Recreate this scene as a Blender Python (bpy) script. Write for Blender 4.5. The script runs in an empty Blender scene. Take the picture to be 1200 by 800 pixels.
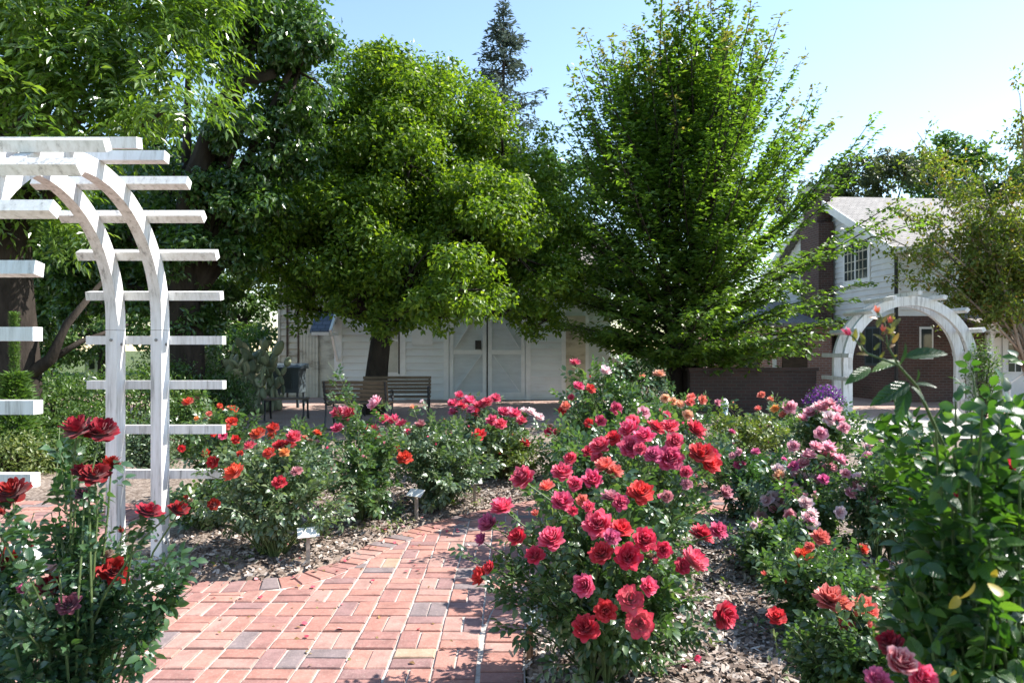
import bpy, math, random
import numpy as np
from mathutils import Vector, Matrix, Quaternion

R = math.radians
SC = bpy.context.scene
COL = SC.collection

# ------------------------------------------------------------------ camera, light, exposure
EYE = 1.5
cd = bpy.data.cameras.new("camera")
cam = bpy.data.objects.new("camera", cd)
COL.objects.link(cam)
cam.location = (0, 0, EYE)
cam.rotation_euler = (R(90), 0, 0)
cd.sensor_width = 36.0
cd.lens = 24.0
cd.shift_y = 10 / 1200
cd.clip_start = 0.05
cd.clip_end = 3000
cd.dof.use_dof = True
cd.dof.focus_distance = 4.6
cd.dof.aperture_fstop = 6.3
SC.camera = cam

SUN_EL, SUN_AZ = 45.0, 14.0          # azimuth measured from +X towards +Y
w = bpy.data.worlds.new("World")
SC.world = w
w.use_nodes = True
nt = w.node_tree
nt.nodes.clear()
sky = nt.nodes.new("ShaderNodeTexSky")
sky.sky_type = 'NISHITA'
sky.sun_disc = False
sky.sun_elevation = R(SUN_EL)
sky.sun_rotation = R(90 - SUN_AZ)
sky.altitude = 50
sky.air_density = 1.2
sky.dust_density = 0.25
sky.ozone_density = 1.6
bg = nt.nodes.new("ShaderNodeBackground")
bg.inputs["Strength"].default_value = 0.125
wo = nt.nodes.new("ShaderNodeOutputWorld")
nt.links.new(sky.outputs[0], bg.inputs[0])
nt.links.new(bg.outputs[0], wo.inputs[0])

sd = bpy.data.lights.new("sun", 'SUN')
sd.energy = 5.0
sd.angle = R(0.53)
sd.color = (1.0, 0.955, 0.89)
sun = bpy.data.objects.new("sun", sd)
COL.objects.link(sun)
sdir = Vector((math.cos(R(SUN_EL)) * math.cos(R(SUN_AZ)), math.cos(R(SUN_EL)) * math.sin(R(SUN_AZ)), math.sin(R(SUN_EL))))
sun.rotation_euler = sdir.to_track_quat('Z', 'Y').to_euler()
sun.location = sdir * 40

SC.view_settings.view_transform = 'Standard'
SC.view_settings.look = 'None'
SC.view_settings.exposure = 1.3
SC.view_settings.gamma = 1.0
SC.cycles.use_denoising = True
SC.cycles.max_bounces = 7
SC.cycles.diffuse_bounces = 3
SC.cycles.glossy_bounces = 2
SC.cycles.transmission_bounces = 4
SC.cycles.transparent_max_bounces = 4
SC.cycles.sample_clamp_indirect = 6
SC.cycles.use_adaptive_sampling = True
SC.cycles.adaptive_threshold = 0.015


def at(px, py, d):
    """a surveyed point: sight line read off the photograph, true distance d in metres"""
    return np.array(((px - 600) * d / 800, d, EYE - (py - 410) * d / 800))


def ground_d(py):
    return EYE * 800 / (py - 410)


# ------------------------------------------------------------------ materials
def new_mat(name):
    m = bpy.data.materials.new(name)
    m.use_nodes = True
    m.node_tree.nodes.clear()
    return m, m.node_tree


def N(t, typ, **kw):
    n = t.nodes.new(typ)
    for k, v in kw.items():
        if k in n.inputs:
            n.inputs[k].default_value = v
        else:
            setattr(n, k, v)
    return n


def ramp(t, stops, fac=None, interp='LINEAR'):
    n = t.nodes.new("ShaderNodeValToRGB")
    e = n.color_ramp.elements
    n.color_ramp.interpolation = interp
    while len(e) > 1:
        e.remove(e[-1])
    e[0].position = stops[0][0]
    e[0].color = (*stops[0][1], 1)
    for p, c in stops[1:]:
        x = e.new(p)
        x.color = (*c, 1)
    if fac is not None:
        t.links.new(fac, n.inputs[0])
    return n


def rnd_value(t):
    """random number of a leaf, chip or brick: per face where joined, per object where single"""
    a = N(t, "ShaderNodeAttribute", attribute_name="rnd")
    o = N(t, "ShaderNodeObjectInfo")
    ad = N(t, "ShaderNodeMath", operation='ADD')
    t.links.new(a.outputs["Fac"], ad.inputs[0])
    t.links.new(o.outputs["Random"], ad.inputs[1])
    fr = N(t, "ShaderNodeMath", operation='FRACT')
    t.links.new(ad.outputs[0], fr.inputs[0])
    return fr.outputs[0]


def out(t, sh, disp=None):
    o = N(t, "ShaderNodeOutputMaterial")
    t.links.new(sh, o.inputs[0])


def leaf_mat(name, stops, trans, tfac=0.3, rough=0.4, spec=0.5, veins=False):
    m, t = new_mat(name)
    r = rnd_value(t)
    cr = ramp(t, stops, r)
    p = N(t, "ShaderNodeBsdfPrincipled", Roughness=rough)
    p.inputs["Specular IOR Level"].default_value = spec
    if veins:      # midrib and side veins of a single leaf (its own x across, y along), small blotches
        tc = N(t, "ShaderNodeTexCoord")
        sx = N(t, "ShaderNodeSeparateXYZ")
        t.links.new(tc.outputs["Object"], sx.inputs[0])
        def mth(op, a, b=None, c=None):
            n_ = N(t, "ShaderNodeMath", operation=op)
            for k_, q_ in enumerate((a, b, c)):
                if q_ is None:
                    continue
                if isinstance(q_, (int, float)):
                    n_.inputs[k_].default_value = q_
                else:
                    t.links.new(q_, n_.inputs[k_])
            return n_.outputs[0]
        ax = mth('ABSOLUTE', sx.outputs[0])
        ph_ = mth('SINE', mth('MULTIPLY', mth('SUBTRACT', sx.outputs[1], mth('MULTIPLY', ax, 0.9)), 50.0))
        side = mth('MULTIPLY', mth('POWER', mth('MAXIMUM', ph_, 0.0), 8.0), 0.6)
        rib = mth('SUBTRACT', 1.0, mth('MINIMUM', mth('MULTIPLY', ax, 45.0), 1.0))
        vn = mth('MAXIMUM', side, rib)
        nz = N(t, "ShaderNodeTexNoise", Scale=4.0, Detail=4.0)
        t.links.new(tc.outputs["Object"], nz.inputs["Vector"])
        val = mth('MULTIPLY_ADD', nz.outputs["Fac"], 0.7, mth('MULTIPLY_ADD', vn, 0.45, 0.62))
        hs = N(t, "ShaderNodeHueSaturation")
        t.links.new(cr.outputs[0], hs.inputs["Color"])
        t.links.new(val, hs.inputs["Value"])
        cr = hs
        bp = N(t, "ShaderNodeBump", Strength=0.5, Distance=0.02, invert=True)
        t.links.new(vn, bp.inputs["Height"])
        t.links.new(bp.outputs[0], p.inputs["Normal"])
    t.links.new(cr.outputs[0], p.inputs["Base Color"])
    tr = N(t, "ShaderNodeBsdfTranslucent")
    mx = N(t, "ShaderNodeMix", data_type='RGBA', blend_type='MULTIPLY')
    mx.inputs[0].default_value = 1.0
    t.links.new(cr.outputs[0], mx.inputs[6])
    mx.inputs[7].default_value = (*trans, 1)
    t.links.new(mx.outputs[2], tr.inputs[0])
    ms = N(t, "ShaderNodeMixShader")
    ms.inputs[0].default_value = tfac
    t.links.new(p.outputs[0], ms.inputs[1])
    t.links.new(tr.outputs[0], ms.inputs[2])
    out(t, ms.outputs[0])
    return m


def petal_mat(name, deep, mid, edge, tfac=0.3):
    """rose petal: colour runs from the petal base to its rim (attribute pv), each bloom a little different"""
    m, t = new_mat(name)
    a = N(t, "ShaderNodeAttribute", attribute_name="pv")
    cr = ramp(t, [(0.0, deep), (0.55, mid), (1.0, edge)], a.outputs["Fac"])
    o = N(t, "ShaderNodeObjectInfo")
    mr = N(t, "ShaderNodeMapRange")
    mr.inputs[3].default_value = 0.8
    mr.inputs[4].default_value = 1.12
    t.links.new(o.outputs["Random"], mr.inputs[0])
    hs = N(t, "ShaderNodeHueSaturation")
    t.links.new(cr.outputs[0], hs.inputs["Color"])
    t.links.new(mr.outputs[0], hs.inputs["Value"])
    mh = N(t, "ShaderNodeMapRange")
    mh.inputs[3].default_value = 0.494
    mh.inputs[4].default_value = 0.514
    f = N(t, "ShaderNodeMath", operation='MULTIPLY')
    f.inputs[1].default_value = 7.31
    f2 = N(t, "ShaderNodeMath", operation='FRACT')
    t.links.new(o.outputs["Random"], f.inputs[0])
    t.links.new(f.outputs[0], f2.inputs[0])
    t.links.new(f2.outputs[0], mh.inputs[0])
    t.links.new(mh.outputs[0], hs.inputs["Hue"])
    p = N(t, "ShaderNodeBsdfPrincipled", Roughness=0.55)
    p.inputs["Specular IOR Level"].default_value = 0.25
    p.inputs["Sheen Weight"].default_value = 0.15
    t.links.new(hs.outputs[0], p.inputs["Base Color"])
    tr = N(t, "ShaderNodeBsdfTranslucent")
    t.links.new(hs.outputs[0], tr.inputs[0])
    ms = N(t, "ShaderNodeMixShader")
    ms.inputs[0].default_value = tfac
    t.links.new(p.outputs[0], ms.inputs[1])
    t.links.new(tr.outputs[0], ms.inputs[2])
    out(t, ms.outputs[0])
    return m


def plain(name, col, rough=0.6, spec=0.4, var=0.25, scale=6.0, metal=0.0, bump=0.15, stretch=(1, 1, 1), dark=None, dark_at=0.6):
    """base colour with grain and a second, worn tone where the noise runs high"""
    m, t = new_mat(name)
    tc = N(t, "ShaderNodeTexCoord")
    mp = N(t, "ShaderNodeMapping")
    mp.inputs["Scale"].default_value = stretch
    t.links.new(tc.outputs["Object"], mp.inputs[0])
    n = N(t, "ShaderNodeTexNoise", Scale=scale, Detail=7.0, Roughness=0.65)
    t.links.new(mp.outputs[0], n.inputs["Vector"])
    lo = tuple(c * (1 - var) for c in col)
    hi = tuple(min(c * (1 + var), 0.95) for c in col)
    stops = [(0.3, lo), (0.6, hi)]
    if dark:
        stops = [(0.3, hi), (dark_at - 0.08, col), (dark_at + 0.1, dark)]
    cr = ramp(t, stops, n.outputs["Fac"])
    p = N(t, "ShaderNodeBsdfPrincipled", Roughness=rough, Metallic=metal)
    p.inputs["Specular IOR Level"].default_value = spec
    t.links.new(cr.outputs[0], p.inputs["Base Color"])
    if bump:
        n2 = N(t, "ShaderNodeTexNoise", Scale=scale * 9, Detail=4.0)
        t.links.new(mp.outputs[0], n2.inputs["Vector"])
        b = N(t, "ShaderNodeBump", Strength=bump, Distance=0.01)
        t.links.new(n2.outputs["Fac"], b.inputs["Height"])
        t.links.new(b.outputs[0], p.inputs["Normal"])
    out(t, p.outputs[0])
    return m


def white_wood_mat(name, base=0.74, grime=(0.17, 0.17, 0.165), amount=0.6):
    """old white paint: fine drip streaks down the sides, grey lichen on faces that look up"""
    m, t = new_mat(name)
    tc = N(t, "ShaderNodeTexCoord")
    mp = N(t, "ShaderNodeMapping")
    mp.inputs["Scale"].default_value = (30, 30, 2.4)
    t.links.new(tc.outputs["Object"], mp.inputs[0])
    n = N(t, "ShaderNodeTexNoise", Scale=1.0, Detail=6.0, Roughness=0.7)
    t.links.new(mp.outputs[0], n.inputs["Vector"])
    nl = N(t, "ShaderNodeTexNoise", Scale=38.0, Detail=8.0, Roughness=0.8)
    t.links.new(tc.outputs["Object"], nl.inputs["Vector"])
    nb = N(t, "ShaderNodeTexNoise", Scale=2.3, Detail=3.0)
    t.links.new(tc.outputs["Object"], nb.inputs["Vector"])
    g = N(t, "ShaderNodeNewGeometry")
    sp = N(t, "ShaderNodeSeparateXYZ")
    t.links.new(g.outputs["Normal"], sp.inputs[0])
    up = N(t, "ShaderNodeMapRange")
    up.inputs[1].default_value = 0.15
    up.inputs[2].default_value = 0.7
    t.links.new(sp.outputs[2], up.inputs[0])
    mxn = N(t, "ShaderNodeMix", data_type='FLOAT')
    t.links.new(up.outputs[0], mxn.inputs[0])
    t.links.new(n.outputs["Fac"], mxn.inputs[2])
    t.links.new(nl.outputs["Fac"], mxn.inputs[3])
    bias = N(t, "ShaderNodeMath", operation='MULTIPLY_ADD')      # big patches that are dirtier
    t.links.new(nb.outputs["Fac"], bias.inputs[0])
    bias.inputs[1].default_value = 0.34
    t.links.new(mxn.outputs[0], bias.inputs[2])
    ub = N(t, "ShaderNodeMath", operation='MULTIPLY_ADD')
    t.links.new(up.outputs[0], ub.inputs[0])
    ub.inputs[1].default_value = 0.10
    t.links.new(bias.outputs[0], ub.inputs[2])
    a = amount + 0.13
    cr = ramp(t, [(a - 0.16, (base, base, base * 0.99)), (a, (base * 0.84, base * 0.83, base * 0.80)), (a + 0.16, grime)], ub.outputs[0])
    p = N(t, "ShaderNodeBsdfPrincipled", Roughness=0.65)
    p.inputs["Specular IOR Level"].default_value = 0.3
    t.links.new(cr.outputs[0], p.inputs["Base Color"])
    b = N(t, "ShaderNodeBump", Strength=0.3, Distance=0.004)
    t.links.new(n.outputs["Fac"], b.inputs["Height"])
    t.links.new(b.outputs[0], p.inputs["Normal"])
    out(t, p.outputs[0])
    return m


def wall_brick_mat(name, c1, c2, mortar, sx=1.0):
    m, t = new_mat(name)
    tc = N(t, "ShaderNodeTexCoord")
    sep = N(t, "ShaderNodeSeparateXYZ")
    t.links.new(tc.outputs["Object"], sep.inputs[0])
    ad = N(t, "ShaderNodeMath", operation='ADD')
    t.links.new(sep.outputs[0], ad.inputs[0])
    t.links.new(sep.outputs[1], ad.inputs[1])
    cb = N(t, "ShaderNodeCombineXYZ")
    t.links.new(ad.outputs[0], cb.inputs[0])
    t.links.new(sep.outputs[2], cb.inputs[1])
    br = N(t, "ShaderNodeTexBrick")
    br.inputs["Scale"].default_value = 1.0
    br.inputs["Brick Width"].default_value = 0.215
    br.inputs["Row Height"].default_value = 0.076
    br.inputs["Mortar Size"].default_value = 0.009
    br.inputs["Color1"].default_value = (*c1, 1)
    br.inputs["Color2"].default_value = (*c2, 1)
    br.inputs["Mortar"].default_value = (*mortar, 1)
    t.links.new(cb.outputs[0], br.inputs["Vector"])
    n = N(t, "ShaderNodeTexNoise", Scale=1.7, Detail=6.0)
    t.links.new(tc.outputs["Object"], n.inputs["Vector"])
    mr = N(t, "ShaderNodeMapRange")
    mr.inputs[3].default_value = 0.6
    mr.inputs[4].default_value = 1.35
    t.links.new(n.outputs["Fac"], mr.inputs[0])
    hs = N(t, "ShaderNodeHueSaturation")
    t.links.new(br.outputs["Color"], hs.inputs["Color"])
    t.links.new(mr.outputs[0], hs.inputs["Value"])
    p = N(t, "ShaderNodeBsdfPrincipled", Roughness=0.85)
    t.links.new(hs.outputs[0], p.inputs["Base Color"])
    b = N(t, "ShaderNodeBump", Strength=0.6, Distance=0.012, invert=True)
    t.links.new(br.outputs["Fac"], b.inputs["Height"])
    t.links.new(b.outputs[0], p.inputs["Normal"])
    out(t, p.outputs[0])
    return m


def paver_mat(name):
    m, t = new_mat(name)
    r = rnd_value(t)
    cr = ramp(t, [(0.0, (0.36, 0.165, 0.125)), (0.17, (0.40, 0.19, 0.145)), (0.34, (0.31, 0.15, 0.125)),
                  (0.5, (0.38, 0.21, 0.17)), (0.64, (0.27, 0.15, 0.137)), (0.77, (0.35, 0.17, 0.135)),
                  (0.88, (0.215, 0.165, 0.16)), (0.962, (0.40, 0.27, 0.18)), (0.975, (0.36, 0.18, 0.145))], r, 'CONSTANT')
    tc = N(t, "ShaderNodeTexCoord")
    g = N(t, "ShaderNodeNewGeometry")
    n = N(t, "ShaderNodeTexNoise", Scale=9.0, Detail=8.0, Roughness=0.7)
    t.links.new(g.outputs["Position"], n.inputs["Vector"])
    mr = N(t, "ShaderNodeMapRange")
    mr.inputs[1].default_value = 0.25
    mr.inputs[2].default_value = 0.75
    mr.inputs[3].default_value = 0.58
    mr.inputs[4].default_value = 1.22
    t.links.new(n.outputs["Fac"], mr.inputs[0])
    hs = N(t, "ShaderNodeHueSaturation")
    hs.inputs["Saturation"].default_value = 0.95
    t.links.new(cr.outputs[0], hs.inputs["Color"])
    t.links.new(mr.outputs[0], hs.inputs["Value"])
    # pale scuffing
    n3 = N(t, "ShaderNodeTexNoise", Scale=46.0, Detail=6.0, Roughness=0.75)
    t.links.new(g.outputs["Position"], n3.inputs["Vector"])
    sc = N(t, "ShaderNodeMapRange")
    sc.inputs[1].default_value = 0.52
    sc.inputs[2].default_value = 0.78
    sc.inputs[4].default_value = 0.55
    t.links.new(n3.outputs["Fac"], sc.inputs[0])
    mx = N(t, "ShaderNodeMix", data_type='RGBA')
    t.links.new(sc.outputs[0], mx.inputs[0])
    t.links.new(hs.outputs[0], mx.inputs[6])
    mx.inputs[7].default_value = (0.44, 0.34, 0.29, 1)
    p = N(t, "ShaderNodeBsdfPrincipled", Roughness=0.8)
    p.inputs["Specular IOR Level"].default_value = 0.3
    t.links.new(mx.outputs[2], p.inputs["Base Color"])
    n2 = N(t, "ShaderNodeTexNoise", Scale=70.0, Detail=5.0)
    t.links.new(g.outputs["Position"], n2.inputs["Vector"])
    b = N(t, "ShaderNodeBump", Strength=0.45, Distance=0.005)
    t.links.new(n2.outputs["Fac"], b.inputs["Height"])
    t.links.new(b.outputs[0], p.inputs["Normal"])
    out(t, p.outputs[0])
    return m


def chip_mat(name, stops, rough=0.85):
    m, t = new_mat(name)
    r = rnd_value(t)
    cr = ramp(t, stops, r)
    p = N(t, "ShaderNodeBsdfPrincipled", Roughness=rough)
    p.inputs["Specular IOR Level"].default_value = 0.25
    t.links.new(cr.outputs[0], p.inputs["Base Color"])
    out(t, p.outputs[0])
    return m


def ground_mat(name, stops, scale=3.0, bump=0.5, fine=60):
    m, t = new_mat(name)
    g = N(t, "ShaderNodeNewGeometry")
    n = N(t, "ShaderNodeTexNoise", Scale=scale, Detail=10.0, Roughness=0.75)
    t.links.new(g.outputs["Position"], n.inputs["Vector"])
    v = N(t, "ShaderNodeTexVoronoi", Scale=fine)
    t.links.new(g.outputs["Position"], v.inputs["Vector"])
    ad = N(t, "ShaderNodeMix", data_type='FLOAT')
    ad.inputs[0].default_value = 0.45
    t.links.new(n.outputs["Fac"], ad.inputs[2])
    sp = N(t, "ShaderNodeSeparateColor")
    t.links.new(v.outputs["Color"], sp.inputs[0])
    t.links.new(sp.outputs[0], ad.inputs[3])
    cr = ramp(t, stops, ad.outputs[0])
    p = N(t, "ShaderNodeBsdfPrincipled", Roughness=0.92)
    p.inputs["Specular IOR Level"].default_value = 0.2
    t.links.new(cr.outputs[0], p.inputs["Base Color"])
    b = N(t, "ShaderNodeBump", Strength=bump, Distance=0.03)
    t.links.new(sp.outputs[1], b.inputs["Height"])
    t.links.new(b.outputs[0], p.inputs["Normal"])
    out(t, p.outputs[0])
    return m


def courtyard_mat(name):
    m, t = new_mat(name)
    g = N(t, "ShaderNodeNewGeometry")
    br = N(t, "ShaderNodeTexBrick")
    br.inputs["Scale"].default_value = 1.0
    br.inputs["Brick Width"].default_value = 0.21
    br.inputs["Row Height"].default_value = 0.105
    br.inputs["Mortar Size"].default_value = 0.008
    br.inputs["Color1"].default_value = (0.36, 0.17, 0.12, 1)
    br.inputs["Color2"].default_value = (0.28, 0.15, 0.12, 1)
    br.inputs["Mortar"].default_value = (0.4, 0.36, 0.32, 1)
    t.links.new(g.outputs["Position"], br.inputs["Vector"])
    n = N(t, "ShaderNodeTexNoise", Scale=1.3, Detail=8.0)
    t.links.new(g.outputs["Position"], n.inputs["Vector"])
    mx = N(t, "ShaderNodeMix", data_type='RGBA')
    t.links.new(n.outputs["Fac"], mx.inputs[0])
    t.links.new(br.outputs["Color"], mx.inputs[6])
    mx.inputs[7].default_value = (0.42, 0.31, 0.26, 1)
    p = N(t, "ShaderNodeBsdfPrincipled", Roughness=0.85)
    t.links.new(mx.outputs[2], p.inputs["Base Color"])
    out(t, p.outputs[0])
    return m


def shingle_mat(name, c1, c2):
    m, t = new_mat(name)
    tc = N(t, "ShaderNodeTexCoord")
    br = N(t, "ShaderNodeTexBrick")
    br.inputs["Scale"].default_value = 1.0
    br.inputs["Brick Width"].default_value = 0.22
    br.inputs["Row Height"].default_value = 0.14
    br.inputs["Mortar Size"].default_value = 0.008
    br.inputs["Color1"].default_value = (*c1, 1)
    br.inputs["Color2"].default_value = (*c2, 1)
    br.inputs["Mortar"].default_value = (*(x * 0.4 for x in c1), 1)
    t.links.new(tc.outputs["Object"], br.inputs["Vector"])
    p = N(t, "ShaderNodeBsdfPrincipled", Roughness=0.85)
    t.links.new(br.outputs["Color"], p.inputs["Base Color"])
    b = N(t, "ShaderNodeBump", Strength=0.6, Distance=0.02, invert=True)
    t.links.new(br.outputs["Fac"], b.inputs["Height"])
    t.links.new(b.outputs[0], p.inputs["Normal"])
    out(t, p.outputs[0])
    return m


M = {}
M['rose_leaf'] = leaf_mat("rose_leaf", [(0, (0.042, 0.082, 0.032)), (0.5, (0.072, 0.13, 0.05)), (0.85, (0.10, 0.165, 0.062)), (1, (0.15, 0.185, 0.065))], (1.5, 1.8, 0.6), 0.32, 0.3, 0.8)
M['rose_leaf_veined'] = leaf_mat("rose_leaf_veined", [(0, (0.042, 0.082, 0.032)), (0.5, (0.072, 0.13, 0.05)), (0.85, (0.10, 0.165, 0.062)), (1, (0.15, 0.185, 0.065))], (1.5, 1.8, 0.6), 0.32, 0.3, 0.8, True)
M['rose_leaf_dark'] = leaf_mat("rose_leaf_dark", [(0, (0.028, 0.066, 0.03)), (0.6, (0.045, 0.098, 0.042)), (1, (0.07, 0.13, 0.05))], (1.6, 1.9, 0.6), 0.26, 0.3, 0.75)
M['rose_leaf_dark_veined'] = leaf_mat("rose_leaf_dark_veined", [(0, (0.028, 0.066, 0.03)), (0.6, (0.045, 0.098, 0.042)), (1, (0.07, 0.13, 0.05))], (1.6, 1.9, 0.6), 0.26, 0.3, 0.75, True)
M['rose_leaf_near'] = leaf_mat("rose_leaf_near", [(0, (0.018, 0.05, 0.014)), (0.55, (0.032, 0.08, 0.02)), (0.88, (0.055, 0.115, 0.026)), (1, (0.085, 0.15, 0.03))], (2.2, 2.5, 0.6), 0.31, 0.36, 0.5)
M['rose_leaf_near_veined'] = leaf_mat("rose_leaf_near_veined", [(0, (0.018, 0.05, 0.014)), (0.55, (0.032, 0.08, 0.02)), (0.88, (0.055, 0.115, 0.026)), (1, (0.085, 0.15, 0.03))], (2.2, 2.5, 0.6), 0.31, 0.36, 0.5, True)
M['rose_leaf_grey'] = leaf_mat("rose_leaf_grey", [(0, (0.065, 0.11, 0.055)), (0.6, (0.11, 0.165, 0.085)), (1, (0.16, 0.20, 0.10))], (1.4, 1.7, 0.6), 0.28, 0.34, 0.75)
M['rose_leaf_lime'] = leaf_mat("rose_leaf_lime", [(0, (0.07, 0.11, 0.03)), (0.6, (0.13, 0.17, 0.045)), (1, (0.2, 0.21, 0.07))], (1.5, 1.7, 0.6), 0.3, 0.45, 0.5)
M['young_leaf'] = leaf_mat("young_rose_leaf", [(0, (0.12, 0.13, 0.04)), (0.6, (0.16, 0.15, 0.05)), (1, (0.2, 0.09, 0.05))], (1.6, 1.6, 0.6), 0.35, 0.4, 0.5)
M['yellow_leaf'] = leaf_mat("yellow_leaf", [(0, (0.22, 0.19, 0.025)), (1, (0.32, 0.25, 0.035))], (1.3, 1.2, 0.6), 0.3, 0.45, 0.4)
M['stem'] = plain("rose_stem", (0.07, 0.10, 0.035), 0.6, 0.3, 0.35, 20, bump=0)
M['cane'] = plain("rose_cane", (0.12, 0.085, 0.05), 0.75, 0.3, 0.4, 20, bump=0)
M['sepal'] = plain("sepal", (0.05, 0.12, 0.03), 0.6, 0.3, 0.2, 20, bump=0)
M['tree_camphor'] = leaf_mat("camphor_leaf", [(0, (0.05, 0.098, 0.014)), (0.45, (0.09, 0.16, 0.02)), (0.8, (0.145, 0.225, 0.028)), (1, (0.185, 0.25, 0.036))], (2.0, 2.0, 0.5), 0.48, 0.42, 0.4)
M['tree_hornbeam'] = leaf_mat("hornbeam_leaf", [(0, (0.05, 0.095, 0.022)), (0.5, (0.085, 0.155, 0.03)), (1, (0.13, 0.20, 0.04))], (1.9, 2.0, 0.5), 0.48, 0.38, 0.5)
M['tree_tip'] = leaf_mat("hornbeam_tip_leaf", [(0, (0.11, 0.14, 0.045)), (0.5, (0.18, 0.15, 0.065)), (1, (0.15, 0.19, 0.05))], (1.6, 1.6, 0.6), 0.45, 0.45, 0.4)
M['tree_walnut'] = leaf_mat("walnut_leaf", [(0, (0.05, 0.10, 0.018)), (0.5, (0.09, 0.165, 0.027)), (1, (0.15, 0.23, 0.045))], (2.0, 2.0, 0.5), 0.45, 0.28, 0.8)
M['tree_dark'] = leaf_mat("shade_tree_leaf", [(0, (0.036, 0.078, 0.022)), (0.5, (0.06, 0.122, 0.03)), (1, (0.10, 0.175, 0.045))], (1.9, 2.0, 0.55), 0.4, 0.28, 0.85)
M['tree_olive'] = leaf_mat("olive_leaf", [(0, (0.05, 0.07, 0.035)), (0.6, (0.08, 0.105, 0.05)), (1, (0.12, 0.14, 0.07))], (1.5, 1.6, 0.7), 0.3, 0.5, 0.4)
M['tree_myrtle'] = leaf_mat("myrtle_leaf", [(0, (0.07, 0.11, 0.024)), (0.6, (0.12, 0.17, 0.034)), (0.88, (0.16, 0.17, 0.04)), (1, (0.19, 0.11, 0.04))], (1.8, 1.8, 0.5), 0.46, 0.45, 0.4)
M['conifer'] = leaf_mat("conifer_needle_hazed", [(0, (0.06, 0.09, 0.085)), (1, (0.11, 0.14, 0.13))], (1.2, 1.2, 0.9), 0.25, 0.55, 0.3)  # distance haze put into the needle colour, paler and bluer
M['shrub'] = leaf_mat("shrub_leaf", [(0, (0.04, 0.085, 0.02)), (0.6, (0.075, 0.135, 0.03)), (1, (0.13, 0.19, 0.05))], (1.7, 1.9, 0.6), 0.32, 0.42, 0.5)
M['cactus'] = leaf_mat("cactus_pad", [(0, (0.15, 0.19, 0.11)), (0.6, (0.27, 0.31, 0.19)), (1, (0.45, 0.43, 0.28))], (1.1, 1.1, 0.7), 0.08, 0.5, 0.35)
M['grass_green'] = leaf_mat("green_blade", [(0, (0.06, 0.12, 0.03)), (1, (0.12, 0.2, 0.05))], (1.5, 1.7, 0.6), 0.3, 0.5, 0.4)
M['bark'] = plain("bark", (0.035, 0.028, 0.023), 0.9, 0.15, 0.45, 5, bump=0.9, stretch=(1, 1, 0.3))
M['bark_pale'] = plain("bark_pale", (0.24, 0.19, 0.15), 0.85, 0.2, 0.35, 5, bump=0.5, stretch=(1, 1, 0.4))
M['white_arbor'] = white_wood_mat("arbor_paint", 0.74, (0.24, 0.24, 0.235), 0.615)
M['white_arbor_old'] = white_wood_mat("weathered_arbor_paint", 0.70, (0.28, 0.27, 0.26), 0.60)
M['barn_white'] = plain("barn_paint", (0.70, 0.755, 0.785), 0.65, 0.3, 0.1, 1.2, bump=0.15, stretch=(1, 1, 4), dark=(0.56, 0.58, 0.58), dark_at=0.66)
M['door_paint'] = plain("door_paint", (0.55, 0.615, 0.655), 0.65, 0.3, 0.1, 1.5, bump=0.15, stretch=(1, 1, 4))
M['barn_trim'] = plain("barn_trim_paint", (0.74, 0.78, 0.8), 0.6, 0.3, 0.08, 3, bump=0.1)
M['barn_old'] = plain("flaking_cream_paint", (0.55, 0.52, 0.42), 0.75, 0.2, 0.2, 1.5, bump=0.3, stretch=(1, 1, 2), dark=(0.25, 0.21, 0.16), dark_at=0.6)
M['house_white'] = plain("house_paint", (0.66, 0.67, 0.66), 0.6, 0.3, 0.08, 2, bump=0.1)
M['house_trim'] = plain("house_trim_paint", (0.74, 0.74, 0.72), 0.55, 0.3, 0.06, 3, bump=0.05)
M['glass'] = plain("window_glass", (0.035, 0.045, 0.045), 0.08, 0.6, 0.3, 1.5, bump=0)
M['curtain'] = plain("pane_with_blind", (0.42, 0.43, 0.40), 0.25, 0.5, 0.15, 2.0, bump=0)
M['dark_wood'] = plain("dark_wood", (0.075, 0.05, 0.035), 0.7, 0.3, 0.3, 4, bump=0.2, stretch=(1, 6, 6))
M['bench_wood'] = plain("bench_wood", (0.12, 0.085, 0.055), 0.65, 0.3, 0.3, 4, bump=0.2, stretch=(1, 6, 6))
M['iron'] = plain("black_iron", (0.02, 0.02, 0.022), 0.45, 0.5, 0.2, 8, bump=0.05)
M['iron_grey'] = plain("galvanised_bolt", (0.22, 0.21, 0.2), 0.5, 0.5, 0.2, 20, 0.6, bump=0)
M['kiosk'] = plain("blue_grey_paint", (0.055, 0.075, 0.085), 0.7, 0.3, 0.2, 3, bump=0.2)
M['kiosk_dark'] = plain("kiosk_panel", (0.035, 0.05, 0.055), 0.3, 0.5, 0.2, 3, bump=0.05)
M['slate'] = shingle_mat("blue_slate", (0.10, 0.13, 0.19), (0.14, 0.17, 0.23))
M['shingle'] = shingle_mat("grey_shingle", (0.21, 0.195, 0.18), (0.27, 0.25, 0.23))
M['shingle_dark'] = shingle_mat("porch_shingle", (0.17, 0.145, 0.125), (0.22, 0.19, 0.165))
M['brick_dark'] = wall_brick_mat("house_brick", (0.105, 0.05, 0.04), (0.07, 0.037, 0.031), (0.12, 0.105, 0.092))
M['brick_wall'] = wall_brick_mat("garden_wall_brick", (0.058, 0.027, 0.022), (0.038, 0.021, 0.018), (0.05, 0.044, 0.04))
M['brick_pink'] = wall_brick_mat("annex_brick", (0.45, 0.22, 0.18), (0.38, 0.19, 0.16), (0.5, 0.45, 0.42))
M['paver'] = paver_mat("paving_brick")
M['mortar'] = ground_mat("paving_joint_sand", [(0.25, (0.36, 0.31, 0.27)), (0.7, (0.5, 0.44, 0.39))], 6.0, 0.3, 90)
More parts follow.
